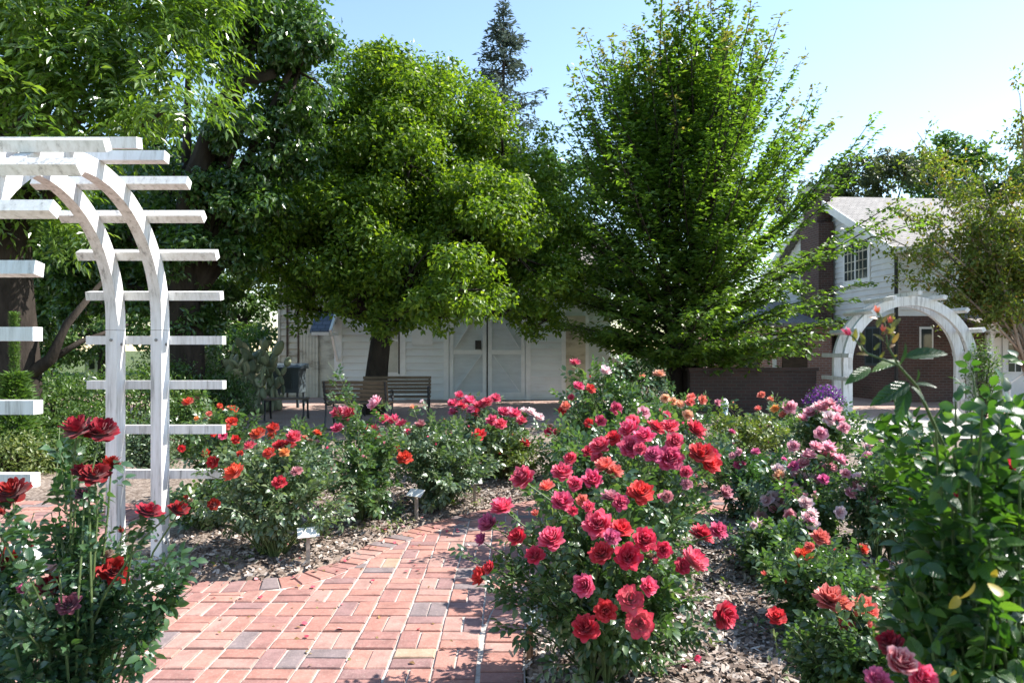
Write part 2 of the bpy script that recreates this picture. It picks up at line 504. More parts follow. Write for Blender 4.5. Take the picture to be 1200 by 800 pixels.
M['mulch'] = ground_mat("mulch", [(0.2, (0.085, 0.062, 0.048)), (0.45, (0.19, 0.145, 0.115)), (0.75, (0.33, 0.27, 0.225))], 5.0, 0.8, 42)
M['chips'] = chip_mat("wood_chips", [(0, (0.09, 0.06, 0.045)), (0.35, (0.2, 0.15, 0.12)), (0.7, (0.33, 0.27, 0.23)), (1, (0.48, 0.42, 0.37))])
M['soil'] = ground_mat("grassy_soil", [(0.2, (0.04, 0.065, 0.02)), (0.5, (0.07, 0.10, 0.03)), (0.8, (0.13, 0.13, 0.06))], 0.7, 0.5, 8)
M['courtyard'] = courtyard_mat("courtyard_brick")
M['walk'] = ground_mat("pale_concrete", [(0.2, (0.36, 0.33, 0.30)), (0.8, (0.48, 0.45, 0.41))], 1.0, 0.1, 30)
M['concrete'] = ground_mat("grey_concrete", [(0.2, (0.34, 0.33, 0.31)), (0.8, (0.5, 0.48, 0.45))], 4.0, 0.2, 60)
M['stake'] = plain("marker_stake", (0.33, 0.29, 0.24), 0.75, 0.25, 0.25, 9, bump=0.2)
M['plate'] = plain("marker_plate", (0.72, 0.72, 0.68), 0.35, 0.5, 0.06, 9, bump=0)
M['rust'] = plain("rusty_stake", (0.19, 0.10, 0.055), 0.8, 0.25, 0.3, 9, bump=0.2)
M['log'] = plain("weathered_log", (0.30, 0.27, 0.24), 0.85, 0.2, 0.3, 4, bump=0.5)
M['purple_flower'] = leaf_mat("purple_flower", [(0, (0.10, 0.02, 0.16)), (0.6, (0.2, 0.05, 0.28)), (1, (0.3, 0.09, 0.36))], (1.2, 1.0, 1.3), 0.3, 0.5, 0.3)
M['blue_paint'] = plain("pale_blue_paint", (0.42, 0.55, 0.62), 0.5, 0.4, 0.1, 9, bump=0)

P = {}
P['red'] = petal_mat("petal_red", (0.42, 0.010, 0.03), (0.66, 0.02, 0.055), (0.72, 0.07, 0.12), 0.35)
P['cherry'] = petal_mat("petal_cherry", (0.52, 0.018, 0.07), (0.74, 0.036, 0.135), (0.80, 0.17, 0.28), 0.38)
P['crimson'] = petal_mat("petal_crimson", (0.07, 0.001, 0.005), (0.20, 0.002, 0.009), (0.29, 0.007, 0.018), 0.25)
P['scarlet'] = petal_mat("petal_scarlet", (0.58, 0.08, 0.025), (0.68, 0.035, 0.022), (0.72, 0.06, 0.05), 0.35)
P['coral'] = petal_mat("petal_coral", (0.70, 0.24, 0.09), (0.74, 0.14, 0.10), (0.78, 0.24, 0.20), 0.35)
P['peach'] = petal_mat("petal_peach", (0.78, 0.38, 0.12), (0.82, 0.36, 0.20), (0.85, 0.50, 0.36), 0.4)
P['orange'] = petal_mat("petal_orange", (0.8, 0.36, 0.05), (0.8, 0.26, 0.05), (0.82, 0.36, 0.14))
P['pink'] = petal_mat("petal_pink", (0.66, 0.14, 0.24), (0.80, 0.30, 0.40), (0.86, 0.52, 0.58), 0.4)
P['palepink'] = petal_mat("petal_pale_pink", (0.76, 0.38, 0.42), (0.84, 0.56, 0.58), (0.88, 0.74, 0.74), 0.4)
P['magenta'] = petal_mat("petal_magenta", (0.45, 0.025, 0.13), (0.6, 0.06, 0.22), (0.68, 0.17, 0.34), 0.35)
P['bicolor'] = petal_mat("petal_bicolor", (0.76, 0.60, 0.38), (0.76, 0.22, 0.26), (0.72, 0.06, 0.14), 0.35)
P['stripe'] = petal_mat("petal_crimson_and_white", (0.42, 0.005, 0.06), (0.48, 0.012, 0.08), (0.72, 0.40, 0.44), 0.3)
P['wilted'] = petal_mat("petal_wilted", (0.09, 0.012, 0.03), (0.17, 0.03, 0.06), (0.26, 0.08, 0.11), 0.15)
P['spent'] = petal_mat("petal_withered", (0.12, 0.06, 0.03), (0.2, 0.11, 0.06), (0.3, 0.2, 0.13), 0.1)
P['dusty'] = petal_mat("petal_dusty_pink", (0.45, 0.08, 0.13), (0.6, 0.18, 0.24), (0.68, 0.34, 0.38), 0.35)


# ------------------------------------------------------------------ object helpers
def tag(o, label=None, cat=None, group=None, kind=None):
    if label: o['label'] = label
    if cat: o['category'] = cat
    if group: o['group'] = group
    if kind: o['kind'] = kind
    return o


def thing(name, label, cat, loc=(0, 0, 0), rot=0.0, group=None, kind=None):
    o = bpy.data.objects.new(name, None)
    o.empty_display_size = 0.2
    COL.objects.link(o)
    o.location = loc
    o.rotation_euler = (0, 0, rot)
    return tag(o, label, cat, group, kind)


class MB:
    """collects vertices, quads and triangles, then links them as one mesh object"""
    def __init__(s):
        s.V, s.Q, s.T, s.n = [], [], [], 0
        s.qr, s.tr, s.qm, s.tm = [], [], [], []

    def add(s, V, Q=None, T=None, r=None, mi=0):
        V = np.asarray(V, dtype=np.float64)
        s.V.append(V)
        if Q is not None and len(Q):
            Q = np.asarray(Q)
            s.Q.append(Q + s.n)
            s.qr.append(np.broadcast_to(np.asarray(0.0 if r is None else r, dtype=np.float64), (len(Q),)))
            s.qm.append(np.full(len(Q), mi))
        if T is not None and len(T):
            T = np.asarray(T)
            s.T.append(T + s.n)
            s.tr.append(np.broadcast_to(np.asarray(0.0 if r is None else r, dtype=np.float64), (len(T),)))
            s.tm.append(np.full(len(T), mi))
        s.n += len(V)
        return s

    def box(s, a, b, mi=0, r=None):
        x0, y0, z0 = a
        x1, y1, z1 = b
        V = [(x0, y0, z0), (x1, y0, z0), (x1, y1, z0), (x0, y1, z0), (x0, y0, z1), (x1, y0, z1), (x1, y1, z1), (x0, y1, z1)]
        return s.add(V, [(0, 3, 2, 1), (4, 5, 6, 7), (0, 1, 5, 4), (1, 2, 6, 5), (2, 3, 7, 6), (3, 0, 4, 7)], None, r, mi)

    def beam(s, p, q, wd, hg, up=(0, 0, 1), mi=0):
        """rectangular bar from p to q, wd across, hg along 'up'"""
        p, q, up = Vector(p), Vector(q), Vector(up)
        d = (q - p).normalized()
        x = d.cross(up).normalized()
        u = x.cross(d).normalized()
        V = []
        for c in (p, q):
            for sx, su in ((-1, -1), (1, -1), (1, 1), (-1, 1)):
                V.append(c + x * sx * wd / 2 + u * su * hg / 2)
        return s.add([tuple(v) for v in V], [(0, 3, 2, 1), (4, 5, 6, 7), (0, 1, 5, 4), (1, 2, 6, 5), (2, 3, 7, 6), (3, 0, 4, 7)][::1], None, None, mi)

    def prism(s, poly, z0, z1, mi=0, r=None, axis='z'):
        """extrude a flat polygon; axis says which coordinate the depth runs along"""
        n = len(poly)
        def P3(u, v, k):
            return {'z': (u, v, k), 'y': (u, k, v), 'x': (k, u, v)}[axis]
        V = [P3(u, v, z0) for u, v in poly] + [P3(u, v, z1) for u, v in poly]
        Q = [(i, (i + 1) % n, n + (i + 1) % n, n + i) for i in range(n)]
        T = []
        for i in range(1, n - 1):
            T += [(0, i + 1, i), (n, n + i, n + i + 1)]
        return s.add(V, Q, T, r, mi)

    def tube(s, pts, rad, sides=6, mi=0, cap=True, r=None):
        pts = np.asarray(pts, dtype=np.float64)
        k = len(pts)
        rad = np.broadcast_to(np.asarray(rad, dtype=np.float64), (k,))
        tg = np.gradient(pts, axis=0)
        tg /= np.linalg.norm(tg, axis=1)[:, None] + 1e-9
        ref = np.array((0.31, 0.17, 0.93)) if abs(tg[:, 2]).mean() < 0.85 else np.array((0.9, 0.3, 0.1))
        x = np.cross(tg, ref)
        x /= np.linalg.norm(x, axis=1)[:, None] + 1e-9
        y = np.cross(tg, x)
        a = np.arange(sides) * 2 * math.pi / sides
        V = pts[:, None, :] + rad[:, None, None] * (np.cos(a)[None, :, None] * x[:, None, :] + np.sin(a)[None, :, None] * y[:, None, :])
        V = V.reshape(-1, 3)
        i = np.arange(k - 1)[:, None] * sides
        j = np.arange(sides)[None, :]
        j2 = (j + 1) % sides
        Q = np.stack([i + j, i + j2, i + sides + j2, i + sides + j], -1).reshape(-1, 4)
        T = None
        if cap:
            e = (k - 1) * sides
            T = [(e, e + q, e + q + 1) for q in range(1, sides - 1)] + [(0, q + 1, q) for q in range(1, sides - 1)]
        return s.add(V, Q, T, r, mi)

    def scatter(s, tv, tq, tt, pos, mats, scale, r, mi=0):
        """copies of one small template (leaf, chip): pos (n,3), mats (n,3,3), scale (n,) or (n,3)"""
        n = len(pos)
        if n == 0:
            return s
        tv = np.asarray(tv, dtype=np.float64)
        k = len(tv)
        sc = np.asarray(scale, dtype=np.float64)
        sc = sc[:, None] if sc.ndim == 1 else sc
        sc = np.broadcast_to(sc, (n, 3))
        V = np.einsum('nij,nkj->nki', mats, tv[None] * sc[:, None, :]) + pos[:, None, :]
        off = (np.arange(n) * k)[:, None, None]
        r = np.broadcast_to(np.asarray(r, dtype=np.float64), (n,))
        base = s.n
        s.V.append(V.reshape(-1, 3))
        if tq is not None and len(tq):
            q = np.asarray(tq)
            s.Q.append((q[None] + off).reshape(-1, 4) + base)
            s.qr.append(np.repeat(r, len(q)))
            s.qm.append(np.full(n * len(q), mi))
        if tt is not None and len(tt):
            q = np.asarray(tt)
            s.T.append((q[None] + off).reshape(-1, 3) + base)
            s.tr.append(np.repeat(r, len(q)))
            s.tm.append(np.full(n * len(q), mi))
        s.n += n * k
        return s

    def mesh(s, name, mats, smooth=False, origin=None):
        me = bpy.data.meshes.new(name)
        V = np.concatenate(s.V)
        if origin is not None:
            V = V - np.asarray(origin)
        Q = np.concatenate(s.Q) if s.Q else np.zeros((0, 4), int)
        T = np.concatenate(s.T) if s.T else np.zeros((0, 3), int)
        nq, ntr = len(Q), len(T)
        me.vertices.add(len(V))
        me.vertices.foreach_set("co", V.astype(np.float32).ravel())
        me.loops.add(nq * 4 + ntr * 3)
        me.loops.foreach_set("vertex_index", np.concatenate([Q.ravel(), T.ravel()]).astype(np.int32))
        me.polygons.add(nq + ntr)
        ls = np.concatenate([np.arange(nq) * 4, nq * 4 + np.arange(ntr) * 3]).astype(np.int32)
        me.polygons.foreach_set("loop_start", ls)
        rr = np.concatenate(s.qr + s.tr) if (s.qr or s.tr) else np.zeros(0)
        mm = np.concatenate(s.qm + s.tm) if (s.qm or s.tm) else np.zeros(0)
        me.polygons.foreach_set("material_index", mm.astype(np.int32))
        me.polygons.foreach_set("use_smooth", np.full(nq + ntr, bool(smooth)))
        me.update(calc_edges=True)
        if np.any(rr != 0):
            at_ = me.attributes.new("rnd", 'FLOAT', 'FACE')
            at_.data.foreach_set("value", rr.astype(np.float32))
        for m in (mats if isinstance(mats, (list, tuple)) else [mats]):
            me.materials.append(m)
        return me

    def build(s, name, mats, parent=None, smooth=False, origin=None):
        o = bpy.data.objects.new(name, s.mesh(name, mats, smooth, origin))
        COL.objects.link(o)
        if parent is not None:
            o.parent = parent
        return o


def unit(v):
    return v / (np.linalg.norm(v, axis=-1, keepdims=True) + 1e-9)


def frames(d, n):
    """rotation matrices whose y axis is d and whose z axis is near n"""
    d = unit(d)
    x = unit(np.cross(d, n))
    z = np.cross(x, d)
    return np.stack([x, d, z], -1)


def inst(name, mesh, parent, loc, mat3=None, scale=1.0, material=None):
    o = bpy.data.objects.new(name, mesh)
    COL.objects.link(o)
    o.parent = parent
    mt = Matrix.Translation(Vector(loc))
    if mat3 is not None:
        mt = mt @ Matrix([list(map(float, row)) for row in mat3]).to_4x4()
    sc = (scale, scale, scale) if np.isscalar(scale) else scale
    o.matrix_local = mt @ Matrix.Diagonal((*[float(q) for q in sc], 1))
    if material is not None:
        o.material_slots[0].link = 'OBJECT'
        o.material_slots[0].material = material
    return o


# leaf templates: base at the origin, length 1 along +Y, face up +Z
def leaf_template(rows):
    V, Q, T = [(0, 0, 0)], [], []
    prev = None
    for (y, hw, zf, zc) in rows:
        i = len(V)
        V += [(-hw, y, zc + zf), (0, y, zc), (hw, y, zc + zf)]
        if prev is None:
            T += [(0, i + 1, i), (0, i + 2, i + 1)]
        else:
            Q += [(prev, prev + 1, i + 1, i), (prev + 1, prev + 2, i + 2, i + 1)]
        prev = i
    i = len(V)
    V.append((0, 1, -0.16))
    T += [(prev, prev + 1, i), (prev + 1, prev + 2, i)]
    return np.array(V), np.array(Q) if Q else None, np.array(T)


LEAF_FINE = leaf_template([(0.10, 0.15, 0.03, 0.01), (0.30, 0.275, 0.07, 0.02), (0.52, 0.29, 0.075, 0.0), (0.74, 0.205, 0.04, -0.055), (0.90, 0.085, 0.01, -0.12)])
LEAF_BIG = leaf_template([(y_, (0.30 * math.sin(math.pi * min(1, y_ ** 0.85)) ** 0.75 + (0.016 if k_ % 2 else -0.012)), 0.075 * math.sin(math.pi * y_), 0.03 - 0.17 * y_ ** 2)
                          for k_, y_ in enumerate((0.08, 0.17, 0.26, 0.35, 0.44, 0.53, 0.62, 0.70, 0.78, 0.86, 0.93))])
LEAF_MID = leaf_template([(0.26, 0.27, 0.07, 0.02), (0.62, 0.25, 0.055, -0.03)])
LEAF_LOW = leaf_template([(0.45, 0.31, 0.07, 0.0)])
LEAF_FLAT = (np.array([(0, 0, 0), (0.27, 0.42, 0.05), (0, 1, -0.1), (-0.27, 0.42, 0.05)]), None, np.array([(0, 1, 2), (0, 2, 3)]))
LEAF_LONG = (np.array([(0, 0, 0), (0.17, 0.45, 0.04), (0, 1, -0.12), (-0.17, 0.45, 0.04)]), None, np.array([(0, 1, 2), (0, 2, 3)]))


# ------------------------------------------------------------------ rose blooms
def bloom_mesh(name, seed, layers, nu=5, nv=5, openness=1.0, green=True):
    """a double rose of unit radius: whorls of cupped petals, furled heart to reflexed outer petals"""
    rg = np.random.default_rng(seed)
    mb = MB()
    pv = []
    u = np.linspace(-1, 1, nu)
    v = np.linspace(0, 1, nv)
    ph = rg.uniform(0, 6.28)
    L = len(layers)
    for li, (cnt, th, ln, wd) in enumerate(layers):
        for k in range(cnt):
            a0 = ph + k * 2 * math.pi / cnt + rg.normal(0, 0.14)
            th_ = th * openness + rg.normal(0, 0.1)
            ln_ = ln * rg.uniform(0.9, 1.1)
            w_ = wd * rg.uniform(0.9, 1.1)
            # profile angle from vertical along the petal: out, then up, then curling back at the rim
            fl_ = 0.22 + 1.05 * (li / max(1, L - 1)) ** 0.8
            phi = (fl_ * (1 - v) ** 1.3 + th_ * (0.35 + 0.65 * v) + 0.75 * max(0, v[-1]) * np.clip(v - 0.62, 0, 1) * (0.4 + li / L) * 2.2)
            ds = ln_ / (nv - 1)
            rr = np.concatenate([[0.02], 0.02 + np.cumsum(np.sin(phi[:-1]) * ds)])
            zz = np.concatenate([[0], np.cumsum(np.cos(phi[:-1]) * ds)])
            hw = w_ * np.sin(np.pi * np.clip(0.10 + 0.68 * v, 0, 1)) ** 0.8
            pr, pz = rg.uniform(0, 6.28, 2)
            for j in range(nv):
                half = hw[j]
                rad = max(rr[j], 0.10)
                ang = np.clip(half / rad, 0, 1.7) * u
                wob = 0.040 * v[j] * np.sin(u * 3.6 + pr) + 0.022 * v[j] ** 2 * np.sin(u * 7 + pz)
                ve = v[j] * (1 - 0.20 * u ** 2 * v[j])              # rounded petal tips
                r2 = np.interp(ve, v, rr) + wob + 0.05 * u ** 2 * v[j] * (li / L)
                zz2 = np.interp(ve, v, zz) + 0.6 * wob
                A = a0 + ang
                row = np.stack([r2 * np.cos(A), r2 * np.sin(A), zz2], -1)
                mb.V.append(row)
                pv.append(np.full(nu, v[j]))
            b = mb.n
            q = []
            for j in range(nv - 1):
                for i in range(nu - 1):
                    q.append((b + j * nu + i, b + j * nu + i + 1, b + (j + 1) * nu + i + 1, b + (j + 1) * nu + i))
            mb.Q.append(np.array(q))
            mb.qr.append(np.zeros(len(q)))
            mb.qm.append(np.zeros(len(q), int))
            mb.n += nu * nv
        ph += rg.uniform(0.4, 1.1)
    npet = mb.n
    if green:
        mb.tube([(0, 0, -0.34), (0, 0, -0.2), (0, 0, -0.06), (0, 0, 0.05)], [0.06, 0.15, 0.17, 0.12], 6, mi=1)
        for k in range(5):
            a = k * 1.2566 + 0.3
            c, s_ = math.cos(a), math.sin(a)
            mb.add([(0.12 * c - 0.06 * s_, 0.12 * s_ + 0.06 * c, -0.04), (0.12 * c + 0.06 * s_, 0.12 * s_ - 0.06 * c, -0.04), (0.55 * c, 0.55 * s_, -0.12)], None, [(0, 1, 2)], None, 1)
    me = mb.mesh(name, [P['red'], M['sepal']], smooth=True)
    a = me.attributes.new("pv", 'FLOAT', 'POINT')
    vals = np.zeros(len(me.vertices), dtype=np.float32)
    vals[:npet] = np.concatenate(pv)
    a.data.foreach_set("value", vals)
    return me


FULL = [(3, -0.06, 0.86, 0.15), (4, 0.04, 0.92, 0.24), (5, 0.16, 0.96, 0.30), (6, 0.30, 1.0, 0.34), (6, 0.50, 1.02, 0.38), (7, 0.80, 1.0, 0.42), (7, 1.15, 0.92, 0.42)]
CUP = [(3, -0.06, 1.0, 0.16), (4, 0.02, 1.06, 0.26), (5, 0.12, 1.1, 0.34), (5, 0.26, 1.1, 0.42), (6, 0.46, 1.06, 0.48), (6, 0.85, 0.96, 0.48)]
FLAT = [(3, -0.02, 0.66, 0.15), (4, 0.10, 0.72, 0.22), (5, 0.26, 0.78, 0.28), (6, 0.50, 0.86, 0.34), (7, 0.82, 0.94, 0.40), (7, 1.18, 1.0, 0.43)]
BUD = [(2, -0.12, 0.95, 0.22), (3, -0.06, 1.0, 0.30), (4, 0.08, 1.0, 0.36)]
SIMPLE = [(3, -0.04, 0.9, 0.18), (4, 0.14, 0.98, 0.32), (5, 0.38, 1.02, 0.44), (6, 0.70, 1.0, 0.48), (6, 1.1, 0.92, 0.48)]
BL = {
    'full': [bloom_mesh("full_rose", 11 + i, FULL, 7, 6, 0.92 + 0.1 * i) for i in range(3)],
    'cup': [bloom_mesh("cupped_rose", 31 + i, CUP, 7, 6, 0.95 + 0.12 * i) for i in range(3)],
    'flat': [bloom_mesh("open_rose", 51 + i, FLAT, 7, 6, 0.95 + 0.08 * i) for i in range(2)],
    'bud': [bloom_mesh("rose_bud", 71, BUD, 7, 6, 1.0)],
    'far': [bloom_mesh("small_rose", 91 + i, SIMPLE, 5, 5, 0.95 + 0.1 * i) for i in range(3)],
}


# ------------------------------------------------------------------ rose bushes
def leaf_singles(mesh_list, parent, pos, mats, scale, origin, name="leaf"):
    for i in range(len(pos)):
        inst(name, mesh_list[i % len(mesh_list)], parent, pos[i] - origin, mats[i], float(scale[i]))


def compound(p, outward, rg, L, tilt=0.25, leaflets=5, spread=1.0):
    """rose leaves: a leaf stalk with five leaflets at every point p; returns leaflet pos, frames, length"""
    n = len(p)
    d = unit(unit(outward) * 0.9 + rg.normal(0, 0.65, (n, 3)) + np.array((0, 0, tilt)))
    nrm = unit(np.array((0, 0, 1.0)) + unit(outward) * 0.55 + rg.normal(0, 0.42, (n, 3)))
    F = frames(d, nrm)
    x, dd, z = F[:, :, 0], F[:, :, 1], F[:, :, 2]
    Lc = L * rg.uniform(0.75, 1.25, n)
    spec = [(1.75, 0.0, 0.0, 1.0), (1.25, 0.95, 0.12, 0.92), (1.25, -0.95, -0.12, 0.92), (0.6, 1.05, 0.1, 0.74), (0.6, -1.05, -0.1, 0.74)][:leaflets]
    ps, ms, ls = [], [], []
    for (t, a, so, s_) in spec:
        a_ = a * spread + rg.normal(0, 0.16, n)
        pp = p + dd * (t * Lc)[:, None] * 0.75 + x * (so * Lc)[:, None]
        dl = dd * np.cos(a_)[:, None] + x * np.sin(a_)[:, None] + np.array((0, 0, -0.22)) + rg.normal(0, 0.1, (n, 3))
        nl = z + rg.normal(0, 0.22, (n, 3))
        ps.append(pp)
        ms.append(frames(dl, nl))
        ls.append(Lc * s_ * rg.uniform(0.85, 1.12, n))
    return np.concatenate(ps), np.concatenate(ms), np.concatenate(ls)


BLOOM_LEAF = {}


def rose_bush(label, X, Y, rx, ry, ztop, blooms=(), shoots=50, per=9, L=0.05, leaf='rose_leaf', group=None, seed=1,
              singles=0, tmpl=LEAF_MID, low=0.14, bl_far=False, extra=(), name="rose_bush", cat="rose bush", lean=(0, 0), leaflets=5,
              zb=0.02, bl_out=1.22, bl_size=1.25, cane_r=0.0065):
    """X, Y foot of the bush; rx, ry, ztop its size; blooms: (px, py, width px, colour, [kind])"""
    rg = np.random.default_rng(seed)
    foot = np.array((X, Y, zb))
    root = thing(name, label, cat, foot, 0, group)
    zc = (low + 1) / 2 * ztop
    rz = (1 - low) / 2 * ztop
    C = np.array((X + lean[0], Y + lean[1], zc))
    E = np.array((rx, ry, rz))
    ends = []
    d = unit(rg.normal(0, 1, (shoots, 3)) + np.array((0, -0.1, 0.25)))
    rad = rg.uniform(0, 1, shoots) ** 0.38
    lump = 1 + 0.14 * np.sin(d[:, 0] * 5 + seed) + 0.12 * np.sin(d[:, 2] * 6 + seed * 2) + rg.normal(0, 0.07, shoots)
    ends = C + d * (rad * lump)[:, None] * E
    ends[:, 2] = np.maximum(ends[:, 2], 0.12)
    bl = []
    for b in blooms:
        px, py, sp, colr = b[:4]
        kind = b[4] if len(b) > 4 else None
        y = Y
        for _ in range(4):
            q = at(px, py, y)
            t = ((q[0] - C[0]) / rx) ** 2 + ((q[2] - C[2]) / rz) ** 2
            y = C[1] - ry * math.sqrt(max(0.0, 1 - t)) * bl_out if t < 1 else C[1] + rg.uniform(-0.15, 0.1) * ry
        q = at(px, py, y + rg.uniform(-0.05, 0.05))
        bl.append((q, sp * q[1] / 800 / 2, colr, kind))
    allends = [(e, 0) for e in ends] + [(b[0], b[1]) for b in bl] + [(at(*e), 0.001) for e in extra]
    st = MB()
    lp, lo_ = [], []
    ncane = max(5, int(shoots / 9))
    ca = rg.uniform(0, 6.28, ncane)
    for i, (e, br) in enumerate(allends):
        a = ca[i % ncane]
        b0 = foot + np.array((math.cos(a) * 0.06, math.sin(a) * 0.06, -0.02))
        hx = e - b0
        m1 = b0 + np.array((hx[0] * 0.22 + math.cos(a) * 0.05, hx[1] * 0.22 + math.sin(a) * 0.05, hx[2] * 0.72))
        tt = np.linspace(0, 1, 6)[:, None]
        pts = (1 - tt) ** 2 * b0 + 2 * tt * (1 - tt) * m1 + tt ** 2 * e
        pts[1:-1] += rg.normal(0, 0.008, (4, 3))
        if br > 0.002:
            pts[-1] -= np.array((0, 0, br * 0.3))
        st.tube(pts, np.linspace(cane_r, cane_r * 0.35, 6) * (0.6 if br == 0.001 else 1.0), 4, mi=0, cap=False)
        n = int(per * 1.5) if br == 0.001 else (per if br == 0 else max(3, int(per * 0.6)))
        t0 = 0.42 if br == 0 else (0.5 if br == 0.001 else 0.35)
        t = rg.uniform(t0, 1.0 if br == 0 else 0.88, n) ** 0.8
        p = (1 - t[:, None]) ** 2 * b0 + 2 * t[:, None] * (1 - t[:, None]) * m1 + t[:, None] ** 2 * e
        lp.append(p)
        ow = p - (C - np.array((0, 0, rz * 0.5)))
        lo_.append(unit(ow / E) + rg.normal(0, 0.25, (n, 3)))
    st.build("cane", M['stem'] if leaf != 'rose_leaf_lime' else M['cane'], root, origin=foot)
    lp, lo_ = np.concatenate(lp), np.concatenate(lo_)
    ps, ms, ls = compound(lp, lo_, rg, L, leaflets=leaflets)
    keep = ps[:, 2] > 0.05
    for (q, r_, _, _) in bl:      # no leaf grows through a flower
        dv = ps - q
        keep &= np.linalg.norm(dv, axis=1) > r_ * 1.0
        keep &= np.linalg.norm(dv - np.array((0, -r_ * 0.8, r_ * 0.8)), axis=1) > r_ * 1.0
        keep &= np.linalg.norm(dv - np.array((0, -r_ * 2.0, r_ * 0.4)), axis=1) > r_ * 1.15
        keep &= np.linalg.norm(dv - np.array((0, -r_ * 3.4, r_ * 0.6)), axis=1) > r_ * 1.2
    ps, ms, ls = ps[keep], ms[keep], ls[keep]
    rr = rg.uniform(0.02, 0.98, len(ps))
    if singles:
        order = np.argsort(ps[:, 1] - 0.25 * ps[:, 2])
        idx, rest = order[:singles], order[singles:]
        key = leaf
        if key not in BLOOM_LEAF:
            me = MB().add(*LEAF_FINE).mesh("rose_leaf", M[leaf + '_veined'], smooth=True)
            BLOOM_LEAF[key] = [me]
        leaf_singles(BLOOM_LEAF[key], root, ps[idx], ms[idx], ls[idx], foot)
        ps, ms, ls, rr = ps[rest], ms[rest], ls[rest], rr[rest]
    f = MB().scatter(*tmpl, ps, ms, ls, rr)
    tag(f.build("foliage", M[leaf], root, smooth=(tmpl is not LEAF_FLAT), origin=foot), kind="stuff")
    if blooms:
        tops = ends[np.argsort(-(ends[:, 2] - 0.25 * ends[:, 1]))][:14]
        for k in range(int(rg.integers(3, 7))):
            q = tops[int(rg.integers(len(tops)))] + rg.normal(0, 0.02, 3)
            spent = rg.uniform() < 0.35
            s_ = 0.02 if not spent else 0.026
            nd = unit(np.array((0, 0, 1.0)) + rg.normal(0, 0.35, 3))
            F = frames(np.cross(nd, unit(rg.normal(0, 1, 3)))[None], nd[None])[0]
            if spent:
                o = inst("spent_bloom", BL['flat'][0], root, q - foot, F, s_, P['spent'])
                o['label'] = "withered brown rose head"
            else:
                inst("rose_bud", BL['bud'][0], root, q - foot, F, (s_ * 0.8, s_ * 0.8, s_ * 1.4), P[blooms[k % len(blooms)][3]])
    for (q, r_, colr, kind) in bl:
        if kind is None:
            kind = 'far' if bl_far else rg.choice(['full', 'full', 'cup', 'flat'])
        me = BL[kind][int(rg.integers(len(BL[kind])))]
        ow = unit((q - C) / E)
        nd = unit(ow * 0.65 + np.array((0, -0.5, 0.6)) + rg.normal(0, 0.28, 3))
        tmp = unit(rg.normal(0, 1, 3))
        F = frames(np.cross(nd, tmp)[None], nd[None])[0]
        s_ = r_ * bl_size * (0.8 if kind == 'bud' else 1.0)
        inst("bloom", me, root, q - foot - nd * s_ * 0.35, F, (s_, s_, s_ * rg.uniform(0.85, 1.05)), P[colr])
    return root


def px_bush(label, x0, x1, ytop, d, depth=None, **kw):
    """bush whose width and height were read off the photograph at distance d"""
    X = ((x0 + x1) / 2 - 600) * d / 800
    rx = (x1 - x0) / 2 * d / 800 * (1.12 if d > 4 else 1.0)
    zt = EYE - (ytop - 410) * d / 800
    return rose_bush(label, X, d, rx, depth or min(rx * 0.85, 0.6), zt, **kw)


# ================================================================== THE SETTING
rg0 = np.random.default_rng(5)
tag(MB().add([(-600, -300, -0.03), (600, -300, -0.03), (600, 900, -0.03), (-600, 900, -0.03)], [(0, 1, 2, 3)]).build("ground", M['soil']), kind="structure")

EDGE_R = [(0.07, 1.9), (0.06, 3.1), (0.065, 3.7), (0.12, 4.05), (0.27, 4.55), (0.52, 5.05), (0.92, 5.6), (1.6, 6.2), (2.5, 6.6)]



def smooth_line(line):
    for _ in range(2):
        n = [line[0]]
        for a, b in zip(line[:-1], line[1:]):
            n += [(a[0] * 0.75 + b[0] * 0.25, a[1] * 0.75 + b[1] * 0.25), (a[0] * 0.25 + b[0] * 0.75, a[1] * 0.25 + b[1] * 0.75)]
        line = n + [line[-1]]
    return line


EDGE_R, EDGE_L = smooth_line(EDGE_R), smooth_line([(-2.15, 4.45), (-1.72, 4.45), (-1.42, 4.56), (-1.24, 4.92), (-1.10, 5.34), (-0.87, 5.72), (-0.6, 6.1), (-0.3, 6.42), (0.4, 7.0), (1.25, 7.6), (2.3, 8.1)])
LEFT_PART = [(-3.2, 4.62), (-3.1, 6.6), (-5.4, 6.9), (-8.0, 6.6), (-8.0, 2.9), (-1.78, 2.82), (-0.98, 2.5), (-0.9, 1.9)]
PATH = EDGE_R + EDGE_L[::-1] + LEFT_PART


def offset_line(line, dist):
    L_ = np.array(line)
    t = unit(np.gradient(L_, axis=0))
    n = np.stack([-t[:, 1], t[:, 0]], -1)
    return L_ + n * dist


BW = 0.214
INNER_R = offset_line(EDGE_R, BW)           # left of travel (up the right edge) lies the path
INNER_L = offset_line(EDGE_L, -BW)
INNER_L[0, 0] = -2.15
PATH_IN = [tuple(p) for p in INNER_R] + [tuple(p) for p in INNER_L[::-1]] + LEFT_PART


def inside(poly, x, y):
    x, y = np.asarray(x), np.asarray(y)
    res = np.zeros(x.shape, dtype=bool)
    n = len(poly)
    for i in range(n):
        x0, y0 = poly[i]
        x1, y1 = poly[(i + 1) % n]
        c = ((y0 > y) != (y1 > y)) & (x < (x1 - x0) * (y - y0) / (y1 - y0 + 1e-12) + x0)
        res ^= c
    return res


